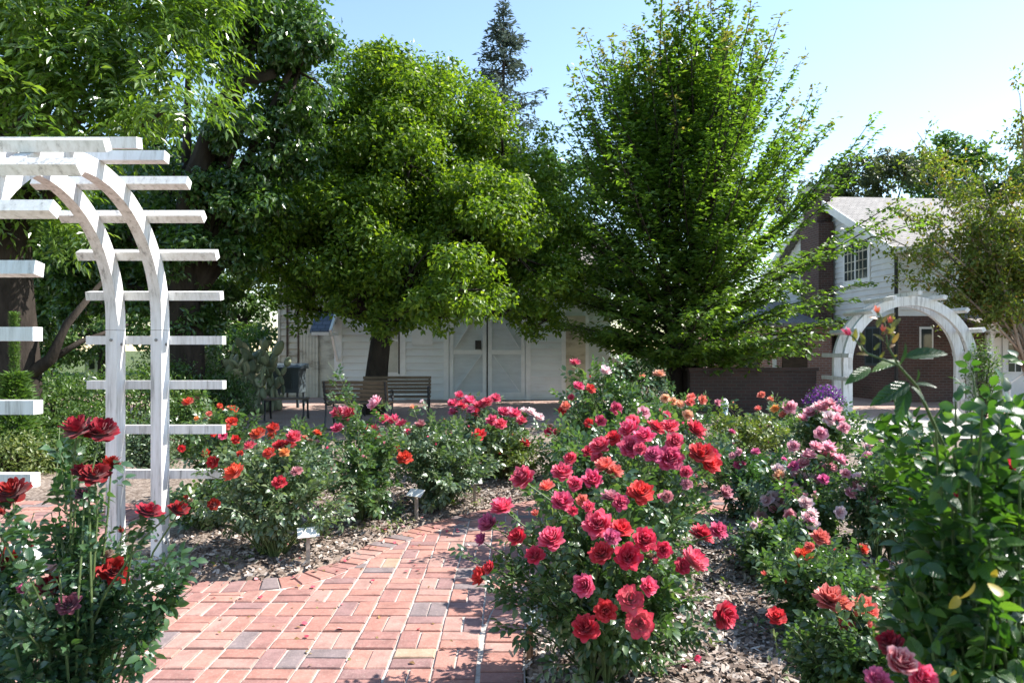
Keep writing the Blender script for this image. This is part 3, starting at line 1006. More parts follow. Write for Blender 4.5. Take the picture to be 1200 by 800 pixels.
def edge_dist(poly, x, y):
    x, y = np.asarray(x, float), np.asarray(y, float)
    best = np.full(x.shape, 1e9)
    n = len(poly)
    for i in range(n):
        a, b = np.array(poly[i]), np.array(poly[(i + 1) % n])
        ab = b - a
        t = np.clip(((x - a[0]) * ab[0] + (y - a[1]) * ab[1]) / (ab @ ab), 0, 1)
        best = np.minimum(best, np.hypot(x - a[0] - t * ab[0], y - a[1] - t * ab[1]))
    return best


def clip_near(poly, rect):
    """cut a brick along the nearest edges of the field"""
    n = len(poly)
    r = [np.array(p) for p in rect]
    c = sum(r) / len(r)
    ds = []
    for i in range(n):
        a, b = np.array(poly[i]), np.array(poly[(i + 1) % n])
        ab = b - a
        t = np.clip(((c - a) @ ab) / (ab @ ab), 0, 1)
        ds.append((np.linalg.norm(c - a - t * ab), i))
    ds.sort()
    for _, i in ds[:2]:
        if _ > 0.16:
            continue
        a, b = np.array(poly[i]), np.array(poly[(i + 1) % n])
        nn = np.array((-(b - a)[1], (b - a)[0]))
        nn /= np.linalg.norm(nn)
        o = []
        for k in range(len(r)):
            p, q = r[k], r[(k + 1) % len(r)]
            dp, dq = (p - a) @ nn - 0.005, (q - a) @ nn - 0.005
            if dp >= 0:
                o.append(p)
            if dp * dq < 0:
                o.append(p + (q - p) * dp / (dp - dq))
        r = o
        if len(r) < 3:
            return []
    return r


def ground_z(x, y):
    x, y = np.asarray(x, float), np.asarray(y, float)
    return 0.012 * np.sin(x * 3.1 + y * 1.7) + 0.010 * np.sin(y * 4.3 - x * 2.2) + 0.008 * np.sin(x * 9.0) * np.sin(y * 8.0)


# mulched rose beds: one sheet round the path, a little above it
gx = np.arange(-9.5, 11.51, 0.075)
gy = np.arange(1.0, 13.9, 0.075)
GX, GY = np.meshgrid(gx, gy)
ins = inside(PATH, GX, GY)
dist = edge_dist(PATH, GX, GY)
GZ = np.where(ins, -0.09, 0.004 + 0.03 * np.clip(dist / 0.25, 0, 1) + ground_z(GX, GY) * np.clip(dist / 0.3, 0, 1) + rg0.normal(0, 0.006, GX.shape) * (dist > 0.05))
idx = np.arange(GX.size).reshape(GX.shape)
tag(MB().add(np.stack([GX, GY, GZ], -1).reshape(-1, 3), np.stack([idx[:-1, :-1], idx[:-1, 1:], idx[1:, 1:], idx[1:, :-1]], -1).reshape(-1, 4)).build("garden_bed", M['mulch'], smooth=True), kind="structure")

# the brick path: joint sand below, bricks laid in basketweave, a course of headers along the curved edges
path_mb = MB()
pp = [tuple(p) for p in PATH]
import mathutils.geometry as mg
tess = mg.tessellate_polygon([[Vector((x, y, 0)) for x, y in pp]])
path_mb.add([(x, y, -0.009) for x, y in pp], None, [tuple(t) if (Vector((pp[t[1]][0] - pp[t[0]][0], pp[t[1]][1] - pp[t[0]][1], 0)).cross(Vector((pp[t[2]][0] - pp[t[0]][0], pp[t[2]][1] - pp[t[0]][1], 0)))).z > 0 else (t[0], t[2], t[1]) for t in tess])
path = tag(path_mb.build("brick_path", M['mortar']), kind="structure")


def brick_arrays(poly, z, tilt=(0, 0)):
    n = len(poly)
    p = np.array(poly)
    c = p.mean(0)
    ins_ = c + (p - c) * (1 - 0.007 / (np.linalg.norm(p - c, axis=1)[:, None] + 1e-6))
    zt = z + (p - c) @ np.array(tilt)
    V = np.concatenate([np.c_[p, np.full(n, -0.04)], np.c_[p, zt - 0.005], np.c_[ins_, zt]])
    Q = []
    for i in range(n):
        j = (i + 1) % n
        Q += [(i, j, n + j, n + i), (n + i, n + j, 2 * n + j, 2 * n + i)]
    T = [(2 * n, 2 * n + i, 2 * n + i + 1) for i in range(1, n - 1)]
    return V, Q, T


BL_, BS_ = 0.201, 0.0955
whole = brick_arrays([(-BL_ / 2, -BS_ / 2), (BL_ / 2, -BS_ / 2), (BL_ / 2, BS_ / 2), (-BL_ / 2, BS_ / 2)], 0.0)
BRICK = MB().add(*whole).mesh("brick", M['paver'])
laid = []                                    # (x, y, angle, polygon or None)
U = 0.2135
for i in range(-38, 14):
    for j in range(8, 42):
        x0, y0 = i * U + 0.05, j * U + 0.02
        flip = (i + j) % 2
        for k in (0, 1):
            if flip:
                c = (x0 + U * (0.25 + 0.5 * k), y0 + U / 2)
                hx, hy = BS_ / 2, BL_ / 2
            else:
                c = (x0 + U / 2, y0 + U * (0.25 + 0.5 * k))
                hx, hy = BL_ / 2, BS_ / 2
            rect = [(c[0] - hx, c[1] - hy), (c[0] + hx, c[1] - hy), (c[0] + hx, c[1] + hy), (c[0] - hx, c[1] + hy)]
            insd = inside(PATH_IN, np.array([p[0] for p in rect]), np.array([p[1] for p in rect]))
            if insd.all() and edge_dist(PATH_IN, c[0], c[1]) > 0.05:
                laid.append((c[0], c[1], math.pi / 2 if flip else 0.0, None))
            elif insd.any():
                pl = clip_near(PATH_IN, rect)
                if len(pl) >= 3:
                    a = np.array(pl)
                    area = abs(np.sum(a[:, 0] * np.roll(a[:, 1], -1) - np.roll(a[:, 0], -1) * a[:, 1])) / 2
                    if area > 0.0012:
                        laid.append((c[0], c[1], 0.0, pl))
for line, inner in ((EDGE_R, INNER_R), (EDGE_L, INNER_L)):
    L_, I_ = np.array(line), np.array(inner)
    seg = np.linalg.norm(np.diff(L_, axis=0), axis=1) * 0.5 + np.linalg.norm(np.diff(I_, axis=0), axis=1) * 0.5
    cum = np.concatenate([[0], np.cumsum(seg)])
    lerp = lambda A_, s_: np.array([np.interp(s_, cum, A_[:, 0]), np.interp(s_, cum, A_[:, 1])])
    nb = int(cum[-1] / 0.1075)
    for k in range(nb):
        s0, s1 = k * cum[-1] / nb + 0.005, (k + 1) * cum[-1] / nb - 0.005
        o0, o1, i0, i1 = lerp(L_, s0), lerp(L_, s1), lerp(I_, s0), lerp(I_, s1)
        c = (o0 + o1 + i0 + i1) / 4
        q = (i0 + i1) / 2 - (o0 + o1) / 2
        if abs(np.linalg.norm(o1 - o0) - np.linalg.norm(i1 - i0)) < 0.012:
            laid.append((c[0], c[1], math.atan2(q[1], q[0]), None))
        else:
            qn = q / np.linalg.norm(q) * 0.006
            pl = [o0 + qn, o1 + qn, i1 - qn, i0 - qn]
            a2 = np.array(pl)
            if np.sum(a2[:, 0] * np.roll(a2[:, 1], -1) - np.roll(a2[:, 0], -1) * a2[:, 1]) < 0:
                pl = pl[::-1]
            laid.append((c[0], c[1], 0.0, pl))
laid.sort(key=lambda b: math.hypot(b[0], b[1]) + (3 if abs(b[0]) > 0.8 * b[1] else 0) + (1.5 if b[1] < 2.95 else 0))
rest = MB()
nparts = 0
for bi, (x, y, a, pl) in enumerate(laid):
    z = rg0.normal(0, 0.0016)
    tx, ty = rg0.normal(0, 0.010, 2)
    if pl is None and nparts < 300:
        o = bpy.data.objects.new("brick", BRICK)
        COL.objects.link(o)
        o.parent = path
        o.location = (x + rg0.normal(0, 0.0015), y + rg0.normal(0, 0.0015), z)
        o.rotation_euler = (tx, ty, a + rg0.normal(0, 0.012))
        nparts += 1
    elif pl is None:
        c_, s_ = math.cos(a), math.sin(a)
        V = whole[0] @ np.array([[c_, s_, 0], [-s_, c_, 0], [0, 0, 1]]) + np.array((x, y, z))
        rest.add(V, whole[1], whole[2], rg0.uniform(0.01, 0.99))
    else:
        rest.add(*brick_arrays(pl, z), rg0.uniform(0.01, 0.99))
tag(rest.build("brick_paving", M['paver'], path), kind="stuff")

# bark chips lying on the beds
nch = 26000
cx_ = np.concatenate([rg0.uniform(-2.6, 4.2, nch), rg0.uniform(-2.3, 0.6, 7000), rg0.uniform(0.05, 2.6, 9000)])
cy_ = np.concatenate([2.4 + 7.0 * rg0.uniform(0, 1, nch) ** 1.3, rg0.uniform(4.4, 7.4, 7000), rg0.uniform(2.9, 5.2, 9000)])
inn = inside(PATH, cx_, cy_)
ed = edge_dist(PATH, cx_, cy_)
okc = (~inn) | ((ed < 0.10) & (rg0.uniform(0, 1, len(cx_)) < 0.10))
cx_, cy_, inn, ed = cx_[okc], cy_[okc], inn[okc], ed[okc]
cz_ = np.where(inn, 0.004, 0.014 + 0.03 * np.clip(ed / 0.25, 0, 1) + ground_z(cx_, cy_) * np.clip(ed / 0.3, 0, 1)) + rg0.uniform(0, 0.012, len(cx_))
nrm = unit(np.stack([rg0.normal(0, 0.42, len(cx_)), rg0.normal(0, 0.42, len(cx_)), np.ones(len(cx_))], -1))
dr = unit(np.cross(nrm, rg0.normal(0, 1, (len(cx_), 3))))
chip_t = (np.array([(-0.5, 0, 0), (-0.2, 0.55, 0.05), (0.45, 0.4, 0), (0.5, -0.5, 0.02), (-0.3, -0.55, 0)]), None, np.array([(0, 2, 1), (0, 3, 2), (0, 4, 3)]))
scl = np.stack([rg0.uniform(0.008, 0.026, len(cx_)), rg0.uniform(0.02, 0.06, len(cx_)), np.full(len(cx_), 0.03)], -1)
tag(MB().scatter(*chip_t, np.stack([cx_, cy_, cz_], -1), frames(dr, nrm), scl, rg0.uniform(0.02, 0.98, len(cx_))).build("bark_mulch", M['chips']), kind="stuff")

# small weeds coming up through the mulch
rgw = np.random.default_rng(31)
wx_ = np.concatenate([rgw.uniform(-2.0, 0.5, 110), rgw.uniform(0.2, 3.0, 110)])
wy_ = np.concatenate([rgw.uniform(4.5, 7.2, 110), rgw.uniform(3.0, 7.0, 110)])
wk = ~inside(PATH, wx_, wy_)
wx_, wy_ = np.repeat(wx_[wk], 14), np.repeat(wy_[wk], 14)
wa = rgw.uniform(0, 6.28, len(wx_))
wp_ = np.stack([wx_ + rgw.normal(0, 0.05, len(wx_)), wy_ + rgw.normal(0, 0.05, len(wx_)), 0.03 + rgw.uniform(0, 0.05, len(wx_))], -1)
tag(MB().scatter(*LEAF_LOW, wp_, frames(np.stack([np.cos(wa), np.sin(wa), rgw.uniform(0.1, 1.2, len(wa))], -1), rgw.normal(0, 0.4, wp_.shape) + np.array((0, 0, 1))), rgw.uniform(0.02, 0.05, len(wa)), rgw.uniform(0.02, 0.98, len(wa))).build("weeds", M['rose_leaf_lime']), kind="stuff")

# petals and leaves fallen on bricks and mulch
rgp = np.random.default_rng(8)
px_ = np.concatenate([rgp.uniform(-1.9, 0.05, 60), rgp.uniform(0.1, 2.0, 110), rgp.uniform(-2.2, -0.2, 90)])
py_ = np.concatenate([rgp.uniform(2.9, 5.2, 60), rgp.uniform(2.9, 5.6, 110), rgp.uniform(4.5, 6.6, 90)])
pin = inside(PATH, px_, py_)
pe = edge_dist(PATH, px_, py_)
pz_ = np.where(pin, 0.006, 0.034 + ground_z(px_, py_) * np.clip(pe / 0.3, 0, 1))
pn = unit(np.stack([rgp.normal(0, 0.25, len(px_)), rgp.normal(0, 0.25, len(px_)), np.ones(len(px_))], -1))
pdir = unit(np.cross(pn, rgp.normal(0, 1, (len(px_), 3))))
PV = np.stack([px_, py_, pz_], -1)
red_ = rgp.uniform(0, 1, len(px_)) < 0.5
petal_t = (np.array([(0, -0.5, 0), (0.42, -0.1, 0.12), (0.38, 0.35, 0.2), (0, 0.5, 0.1), (-0.38, 0.35, 0.18), (-0.42, -0.1, 0.1)]), None, np.array([(0, 1, 2), (0, 2, 3), (0, 3, 4), (0, 4, 5)]))
M['fallen_petal'] = chip_mat("fallen_petal", [(0, (0.5, 0.03, 0.06)), (0.5, (0.6, 0.12, 0.15)), (1, (0.66, 0.36, 0.34))], 0.6)
M['dead_leaf'] = chip_mat("dead_leaf", [(0, (0.16, 0.09, 0.035)), (0.6, (0.24, 0.15, 0.06)), (1, (0.14, 0.15, 0.05))], 0.7)
tag(MB().scatter(*petal_t, PV[red_], frames(pdir, pn)[red_], rgp.uniform(0.02, 0.038, red_.sum()), rgp.uniform(0.02, 0.98, red_.sum())).build("fallen_petals", M['fallen_petal']), kind="stuff")
tag(MB().scatter(*LEAF_LOW, PV[~red_], frames(pdir, pn)[~red_], rgp.uniform(0.02, 0.04, (~red_).sum()), rgp.uniform(0.02, 0.98, (~red_).sum())).build("fallen_leaves", M['dead_leaf']), kind="stuff")

# courtyard in front of the barn, pale walk behind the right-hand arch
tag(MB().add([(-14, 12.6, 0.045), (2.2, 12.6, 0.045), (4.5, 14.2, 0.045), (4.5, 24, 0.045), (-14, 24, 0.045)], [(0, 1, 2, 4)], [(2, 3, 4)]).build("courtyard", M['courtyard']), kind="structure")
tag(MB().add([(4.9, 11.2, 0.05), (13.5, 11.2, 0.05), (13.5, 14.6, 0.05), (5.6, 14.6, 0.05)], [(0, 1, 2, 3)]).build("garden_walk", M['walk']), kind="structure")
tag(MB().add([(5.6, 14.604, 0.047), (22, 14.604, 0.047), (22, 24, 0.047), (4.504, 24, 0.047)], [(0, 1, 2, 3)]).build("house_forecourt", M['courtyard']), kind="structure")


# ================================================================== ARCHED ARBORS
def make_arbor(label, loc, rot, Ro, th, spring, post_top, ribs, rib_w, slat_ends, slat_th, arc_s, leg_z, mat, footing=True):
    """passage along local x, span along local y; ribs = x of each arch; slats lie outside the ribs"""
    root = thing("garden_arbor", label, "garden arbor", loc, rot)
    Ri = Ro - th
    for rx_ in ribs:
        a, b = rx_ - rib_w / 2, rx_ + rib_w / 2
        for sg in (-1, 1):
            MB().box((a, min(sg * Ri, sg * Ro), -0.05), (b, max(sg * Ri, sg * Ro), post_top - 0.002)).build("post", mat, root)
            for bz in (0.14, post_top - 0.1):
                yb = sg * (Ro - th / 2)
                bt = MB().tube([(b - 0.004, yb, bz), (b + 0.007, yb, bz)], 0.011, 6)
                bt.tube([(rx_, sg * Ri - sg * 0.007, bz + 0.03), (rx_, sg * Ri + sg * 0.004, bz + 0.03)], 0.011, 6)
                bt.build("bolt", M['iron_grey'], root)
        st = [(-1, post_top + 0.001)] + [None] * 0
        ys = [(Ro, Ri, post_top + 0.001, 0.0)]
        mb = MB()
        prof = [((Ro, post_top + 0.001), (Ri, post_top + 0.001))]
        for k in range(41):
            t = math.pi * k / 40
            prof.append(((Ro * math.cos(t), spring + Ro * math.sin(t)), (Ri * math.cos(t), spring + Ri * math.sin(t))))
        prof.append(((-Ro, post_top + 0.001), (-Ri, post_top + 0.001)))
        V, Q = [], []
        for (o_, i_) in prof:
            V += [(a, *o_), (b, *o_), (b, *i_), (a, *i_)]
        for k in range(len(prof) - 1):
            for q in range(4):
                Q.append((4 * k + q, 4 * k + (q + 1) % 4, 4 * k + 4 + (q + 1) % 4, 4 * k + 4 + q))
        e = 4 * (len(prof) - 1)
        Q += [(0, 3, 2, 1), (e, e + 1, e + 2, e + 3)]
        mb.add(V, [q[::-1] for q in Q])
        mb.build("arch", mat, root)
    Rs = Ro + slat_th / 2 + 0.001
    rg = np.random.default_rng(int(Ro * 100))
    for s_ in arc_s:
        t = s_ / Rs
        rad = Vector((0, math.cos(t), math.sin(t)))
        c = Vector((0, Rs * math.cos(t), spring + Rs * math.sin(t)))
        j0, j1 = rg.normal(0, 0.008, 2)
        MB().beam((slat_ends[0] + j0, c.y, c.z), (slat_ends[1] + j1, c.y, c.z), slat_th, slat_th, rad).build("slat", mat, root)
    for sg in (-1, 1):
        for z in leg_z:
            j0, j1 = rg.normal(0, 0.008, 2)
            MB().beam((slat_ends[0] + j0, sg * Rs, z), (slat_ends[1] + j1, sg * Rs, z), slat_th, slat_th).build("slat", mat, root)
    if footing:
        for sg in (-1, 1):
            MB().box((ribs[0] - 0.18, sg * (Ro - th / 2) - 0.14, -0.05), (ribs[-1] + 0.18, sg * (Ro - th / 2) + 0.14, 0.035)).build("footing", M['concrete'], root)
    return root


make_arbor("large weathered white wooden arbor beside the dark red roses", (-2.56, 3.955, 0), 0, 0.93, 0.108, 1.70, 1.64,
           (-0.245, 0.065 + 0.005), 0.078, (-0.49, 0.485), 0.061, [0.19 + 0.297 * k for k in range(10)], (0.61, 0.93, 1.25, 1.57), M['white_arbor'])
make_arbor("weathered white arched arbor in front of the brick house", (8.68, 15.1, 0), R(90), 1.47, 0.20, 1.2, 0.96,
           (-0.2, 0.24), 0.1, (-0.62, 0.62), 0.085, [0.18 + 0.545 * k for k in range(9)], (0.36, 0.88), M['white_arbor_old'])


# ================================================================== BARN
rgb = np.random.default_rng(77)
YB = 20.0
bx = lambda px: (px - 600) * YB / 800
barn = thing("barn", "white clapboard barn with double doors behind the benches and trees", "barn", (-2.0, YB, 0.045))
BO = np.array((-2.0, YB, 0.045))


def bb(a, b, name, mat, parent=barn, O=BO):
    return MB().box(a, b).build(name, mat, parent, origin=O)


xL, xR = bx(392), bx(716)
bb((xL, YB + 0.02, 0.0), (xR, YB + 8, 3.9), "wall", M['barn_white'])
MB().prism([(YB - 0.4, 3.80), (YB + 4, 5.1), (YB + 8.4, 3.80), (YB + 8.4, 3.95), (YB + 4, 5.25), (YB - 0.4, 3.95)], xL - 0.3, xR + 0.3, axis='x').build("roof", M['shingle_dark'], barn, origin=BO)
holder = barn


def fix_boards(xa, xb, z0, z1, y, mat, pitch=0.205):
    n0 = len(bpy.data.objects)
    z = z0
    while z < z1 - 0.02:
        h = min(pitch, z1 - z) - 0.02
        j = rgb.normal(0, 0.004)
        th = 0.042
        V = [(xa, y, z), (xb, y, z), (xb, y, z + h), (xa, y, z + h), (xa, y - th + j, z + 0.003), (xb, y - th + j, z + 0.003), (xb, y - 0.006, z + h), (xa, y - 0.006, z + h)]
        MB().add(V, [(0, 1, 2, 3), (7, 6, 5, 4), (0, 4, 5, 1), (1, 5, 6, 2), (2, 6, 7, 3), (3, 7, 4, 0)]).build("siding_board", mat, barn, origin=BO)
        z += pitch


fix_boards(bx(401), bx(449), 0.1, 3.7, YB + 0.018, M['barn_white'])
fix_boards(bx(475), bx(520), 0.1, 3.7, YB + 0.018, M['barn_white'])
fix_boards(bx(622), bx(658), 0.1, 3.7, YB + 0.018, M['barn_white'])
fix_boards(bx(690), bx(714), 0.1, 3.7, YB + 0.018, M['barn_white'])
for a, b in ((392, 401), (469, 475), (520, 526), (616, 622), (658, 663), (686, 690)):
    bb((bx(a), YB - 0.028, 0.0), (bx(b), YB + 0.018, 3.7), "trim_board", M['barn_trim'])
# window beside the trunk
wf = bb((bx(449), YB - 0.02, 0.75), (bx(469), YB + 0.018, 3.0), "window", M['barn_trim'])
bb((bx(452), YB - 0.032, 0.85), (bx(466), YB - 0.021, 1.75), "pane", M['curtain'], wf)
bb((bx(452), YB - 0.032, 1.82), (bx(466), YB - 0.021, 2.85), "pane", M['curtain'], wf)
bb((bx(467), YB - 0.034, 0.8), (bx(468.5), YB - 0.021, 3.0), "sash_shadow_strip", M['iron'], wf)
# double doors with diagonal braces
for a, b, sgn in ((527, 570, 1), (572, 615, -1)):
    A, Bx = bx(a), bx(b)
    dr_ = bb((A, YB - 0.012, 0.12), (Bx, YB + 0.018, 3.0), "door_leaf", M['door_paint'])
    fy0, fy1 = YB - 0.036, YB - 0.013
    for (p, q) in (((A, 0.12), (A + 0.11, 3.0)), ((Bx - 0.11, 0.12), (Bx, 3.0)), ((A + 0.112, 0.12), (Bx - 0.112, 0.26)), ((A + 0.112, 1.38), (Bx - 0.112, 1.50)), ((A + 0.112, 2.86), (Bx - 0.112, 3.0))):
        bb((p[0], fy0, p[1]), (q[0], fy1, q[1]), "door_rail", M['barn_trim'], dr_)
    i0, i1 = (A + 0.16, Bx - 0.16) if sgn == 1 else (Bx - 0.16, A + 0.16)
    MB().beam((i0, YB - 0.022, 0.3), (i1, YB - 0.022, 1.34), 0.016, 0.10, (0, -1, 0)).build("door_brace", M['barn_trim'], dr_, origin=BO)
    MB().beam((i0, YB - 0.022, 1.55), (i1, YB - 0.022, 2.8), 0.016, 0.10, (0, -1, 0)).build("door_brace", M['barn_trim'], dr_, origin=BO)
bb((bx(557), YB - 0.05, 1.52), (bx(564), YB - 0.0365, 1.78), "door_latch_plate", M['iron'])
bb((bx(663), YB - 0.02, 0.05), (bx(686), YB + 0.018, 2.5), "side_door", M['barn_old'])
bb((bx(483), YB - 0.03, 1.65), (bx(507), YB - 0.012, 2.2), "notice_board", M['barn_trim'])
bb((bx(570.4), YB - 0.012, 0.12), (bx(571.6), YB + 0.010, 3.0), "door_gap_shade", M['iron'])  # dark strip painted in as the shadow gap between the door leaves
# set-back left wing with a small hooded door
YW = 21.0
wx = lambda px: (px - 600) * YW / 800
bb((wx(326), YW + 0.02, 0.0), (xL - 0.004, YW + 6, 3.75), "wing_wall", M['barn_old'])
z = 0.1
while z < 3.5:
    j = rgb.normal(0, 0.003)
    V = [(wx(328), YW + 0.019, z), (wx(372), YW + 0.019, z), (wx(372), YW + 0.019, z + 0.2), (wx(328), YW + 0.019, z + 0.2), (wx(328), YW - 0.024 + j, z + 0.003), (wx(372), YW - 0.024 + j, z + 0.003), (wx(372), YW + 0.01, z + 0.183), (wx(328), YW + 0.01, z + 0.183)]
    MB().add(V, [(0, 1, 2, 3), (7, 6, 5, 4), (0, 4, 5, 1), (1, 5, 6, 2), (2, 6, 7, 3), (3, 7, 4, 0)]).build("siding_board", M['barn_old'], barn, origin=BO)
    z += 0.205
for a, b in ((326, 328.5), (336, 338), (349, 350.5)):
    bb((wx(a), YW - 0.04, 0.0), (wx(b), YW - 0.016, 3.7), "trim_board", M['barn_old'] if a < 330 else M['dark_wood'])
for k in range(6):
    bb((wx(352 + k * 3.6), YW - 0.05, 0.05), (wx(355.2 + k * 3.6), YW - 0.0165, 2.0), "door_plank", M['barn_old'])
hood = MB()
hx0, hx1 = bx(372), bx(398)
hood.prism([(YB - 0.75, 2.05), (YB - 0.1, 2.62), (YB + 0.9, 2.62), (YB + 0.9, 2.56), (YB - 0.08, 2.56), (YB - 0.75, 1.98)], hx0, hx1 - 0.1, axis='x')
hood = hood.build("porch_hood", M['slate'], barn, origin=BO)
MB().beam((hx1 - 0.06, YB - 0.78, 2.02), (hx1 - 0.06, YB - 0.08, 2.62), 0.07, 0.11).build("rake_board", M['barn_trim'], hood, origin=BO)
MB().beam((hx1 - 0.06, YB - 0.74, 1.96), (hx1 - 0.06, YB - 0.03, 1.96), 0.07, 0.08).build("tie_beam", M['barn_trim'], hood, origin=BO)
MB().beam((hx1 - 0.06, YB - 0.6, 1.9), (hx1 - 0.06, YB - 0.03, 1.2), 0.06, 0.08).build("brace", M['barn_trim'], hood, origin=BO)
MB().beam((hx0 + 0.05, YB - 0.74, 1.96), (hx1 - 0.1, YB - 0.74, 1.96), 0.06, 0.09).build("fascia", M['barn_trim'], hood, origin=BO)

# blue-grey display cabinet left of the barn door
ky, kx0, kx1 = 17.2, (316 - 600) * 17.2 / 800, (350 - 600) * 17.2 / 800
kO = np.array(((kx0 + kx1) / 2, ky, 0.045))
kiosk = thing("display_cabinet", "blue grey wooden cabinet with sloping lid left of the barn", "cabinet", kO)
MB().box((kx0, ky, 0.42), (kx1, ky + 0.6, 1.02)).build("body", M['kiosk'], kiosk, origin=kO)
MB().prism([(ky - 0.06, 1.022), (ky + 0.66, 1.022), (ky + 0.66, 1.16), (ky - 0.06, 1.06)], kx0 - 0.06, kx1 + 0.06, axis='x').build("lid", M['kiosk'], kiosk, origin=kO)
MB().box((kx0 + 0.22, ky - 0.012, 0.52), (kx1 - 0.18, ky - 0.001, 0.92)).build("front_panel", M['kiosk_dark'], kiosk, origin=kO)
for a in (kx0 + 0.01, kx1 - 0.07):
    for b in (ky + 0.02, ky + 0.52):
        MB().box((a, b, 0.0), (a + 0.06, b + 0.06, 0.419)).build("leg", M['kiosk'], kiosk, origin=kO)


# ================================================================== BENCHES
def bench(label, loc, rot, wd=1.5, back=True):
    root = thing("park_bench", label, "bench", loc, rot, "benches in front of the barn")
    for sx in (-1, 1):
        x = sx * (wd / 2 - 0.04)
        f = MB()
        f.tube([(x, -0.02, 0), (x, 0.02, 0.2), (x, 0.0, 0.42)], 0.022, 6)
        f.tube([(x, 0.52, 0), (x, 0.46, 0.2), (x, 0.44, 0.42)] + ([(x, 0.52, 0.65), (x, 0.58, 0.86)] if back else []), 0.022, 6)
        f.tube([(x, -0.02, 0.41), (x, 0.25, 0.40), (x, 0.46, 0.41)], 0.02, 6)
        t = np.linspace(0, 1.55 * math.pi, 14)
        if back: f.tube([(x, 0.50, 0.62), (x, 0.25, 0.66)] + [(x, 0.02 - 0.075 * math.sin(q), 0.59 + 0.075 * math.cos(q)) for q in t], 0.018, 6)
        if back: f.tube([(x, 0.0, 0.42), (x, -0.06, 0.5), (x, -0.03, 0.56)], 0.016, 6)
        f.build("iron_side", M['iron'], root)
    for k in range(5):
        MB().box((-wd / 2, 0.005 + k * 0.092, 0.43), (wd / 2, 0.08 + k * 0.092, 0.458)).build("seat_slat", M['bench_wood'], root)
    for k in range(5 if back else 0):
        z0 = 0.50 + k * 0.078
        y0 = 0.462 + k * 0.022
        MB().beam((-wd / 2, y0, z0 + 0.03), (wd / 2, y0, z0 + 0.03), 0.022, 0.062, (0, 0.27, 1)).build("back_slat", M['bench_wood'], root)
    return root


bench("dark slatted park bench under the round tree, left of its trunk", ((424 - 600) * 13.3 / 800, 13.4, 0.045), R(176), 1.25)
bench("park bench in the trunk's shade with curled iron arm, nearest the barn doors", ((468 - 600) * 15.2 / 800, 14.6, 0.045), R(4), 1.5)
bench("low backless black iron bench in front of the display cabinet", ((333 - 600) * 14.0 / 800, 14.0, 0.045), R(6), 0.85, False)

# white stair with balusters between the trees
sO = np.array((3.1, 20.2, 0.045))
stair = thing("porch_stair", "small white porch stair with railing behind the green trees", "stairs", sO)
for k in range(6):
    MB().box((2.95 + k * 0.24, 20.2, 1.25 - k * 0.21 - 0.04), (3.19 + k * 0.24 + 0.03, 21.2, 1.25 - k * 0.21)).build("tread", M['house_trim'], stair, origin=sO)
MB().beam((2.9, 20.16, 1.2), (4.35, 20.16, 0.0), 0.05, 0.26).build("stringer", M['house_trim'], stair, origin=sO)
MB().beam((2.9, 20.16, 2.1), (4.35, 20.16, 0.9), 0.07, 0.08).build("handrail", M['house_trim'], stair, origin=sO)
for k in range(12):
    x = 2.96 + k * 0.12
    z = 1.15 - k * 0.0993
    MB().box((x, 20.145, z + 0.12), (x + 0.035, 20.18, z + 0.87)).build("baluster", M['house_trim'], stair, origin=sO)
MB().box((2.2, 20.2, 0.0), (2.944, 22, 1.2)).build("landing", M['house_white'], stair, origin=sO)

# dark low brick wall in front of the house
wO = np.array((5.6, 15.8, 0.045))
lw = thing("garden_wall", "low dark brick garden wall shaded by the tall upright tree", "brick wall", wO)
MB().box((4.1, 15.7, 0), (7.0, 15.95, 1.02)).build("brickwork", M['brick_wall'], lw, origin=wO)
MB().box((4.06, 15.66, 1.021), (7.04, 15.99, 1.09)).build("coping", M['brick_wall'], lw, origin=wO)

# ================================================================== HOUSE
HO = (10.7, 19.0, 0.045)
house = thing("house", "two storey house with white siding over brick and a chimney", "house", HO, R(4))
HW, HL, ZB, ZE, ZA = 7.6, 11.0, 2.4, 4.32, 6.45


def hb(a, b, name, mat, parent=house):
    return MB().box(a, b).build(name, mat, parent)


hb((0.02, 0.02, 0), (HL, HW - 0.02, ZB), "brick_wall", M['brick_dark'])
MB().prism([(0.045, ZB + 0.001), (HW - 0.045, ZB + 0.001), (HW - 0.045, ZE - 0.02), (HW / 2, ZA - 0.04), (0.045, ZE - 0.02)], 0.045, HL - 0.05, axis='x').build("upper_wall", M['house_white'], house)


def hboard(V, mat=M['house_white']):
    MB().add(V, [(0, 1, 2, 3), (7, 6, 5, 4), (0, 4, 5, 1), (1, 5, 6, 2), (2, 6, 7, 3), (3, 7, 4, 0)]).build("siding_board", mat, house)


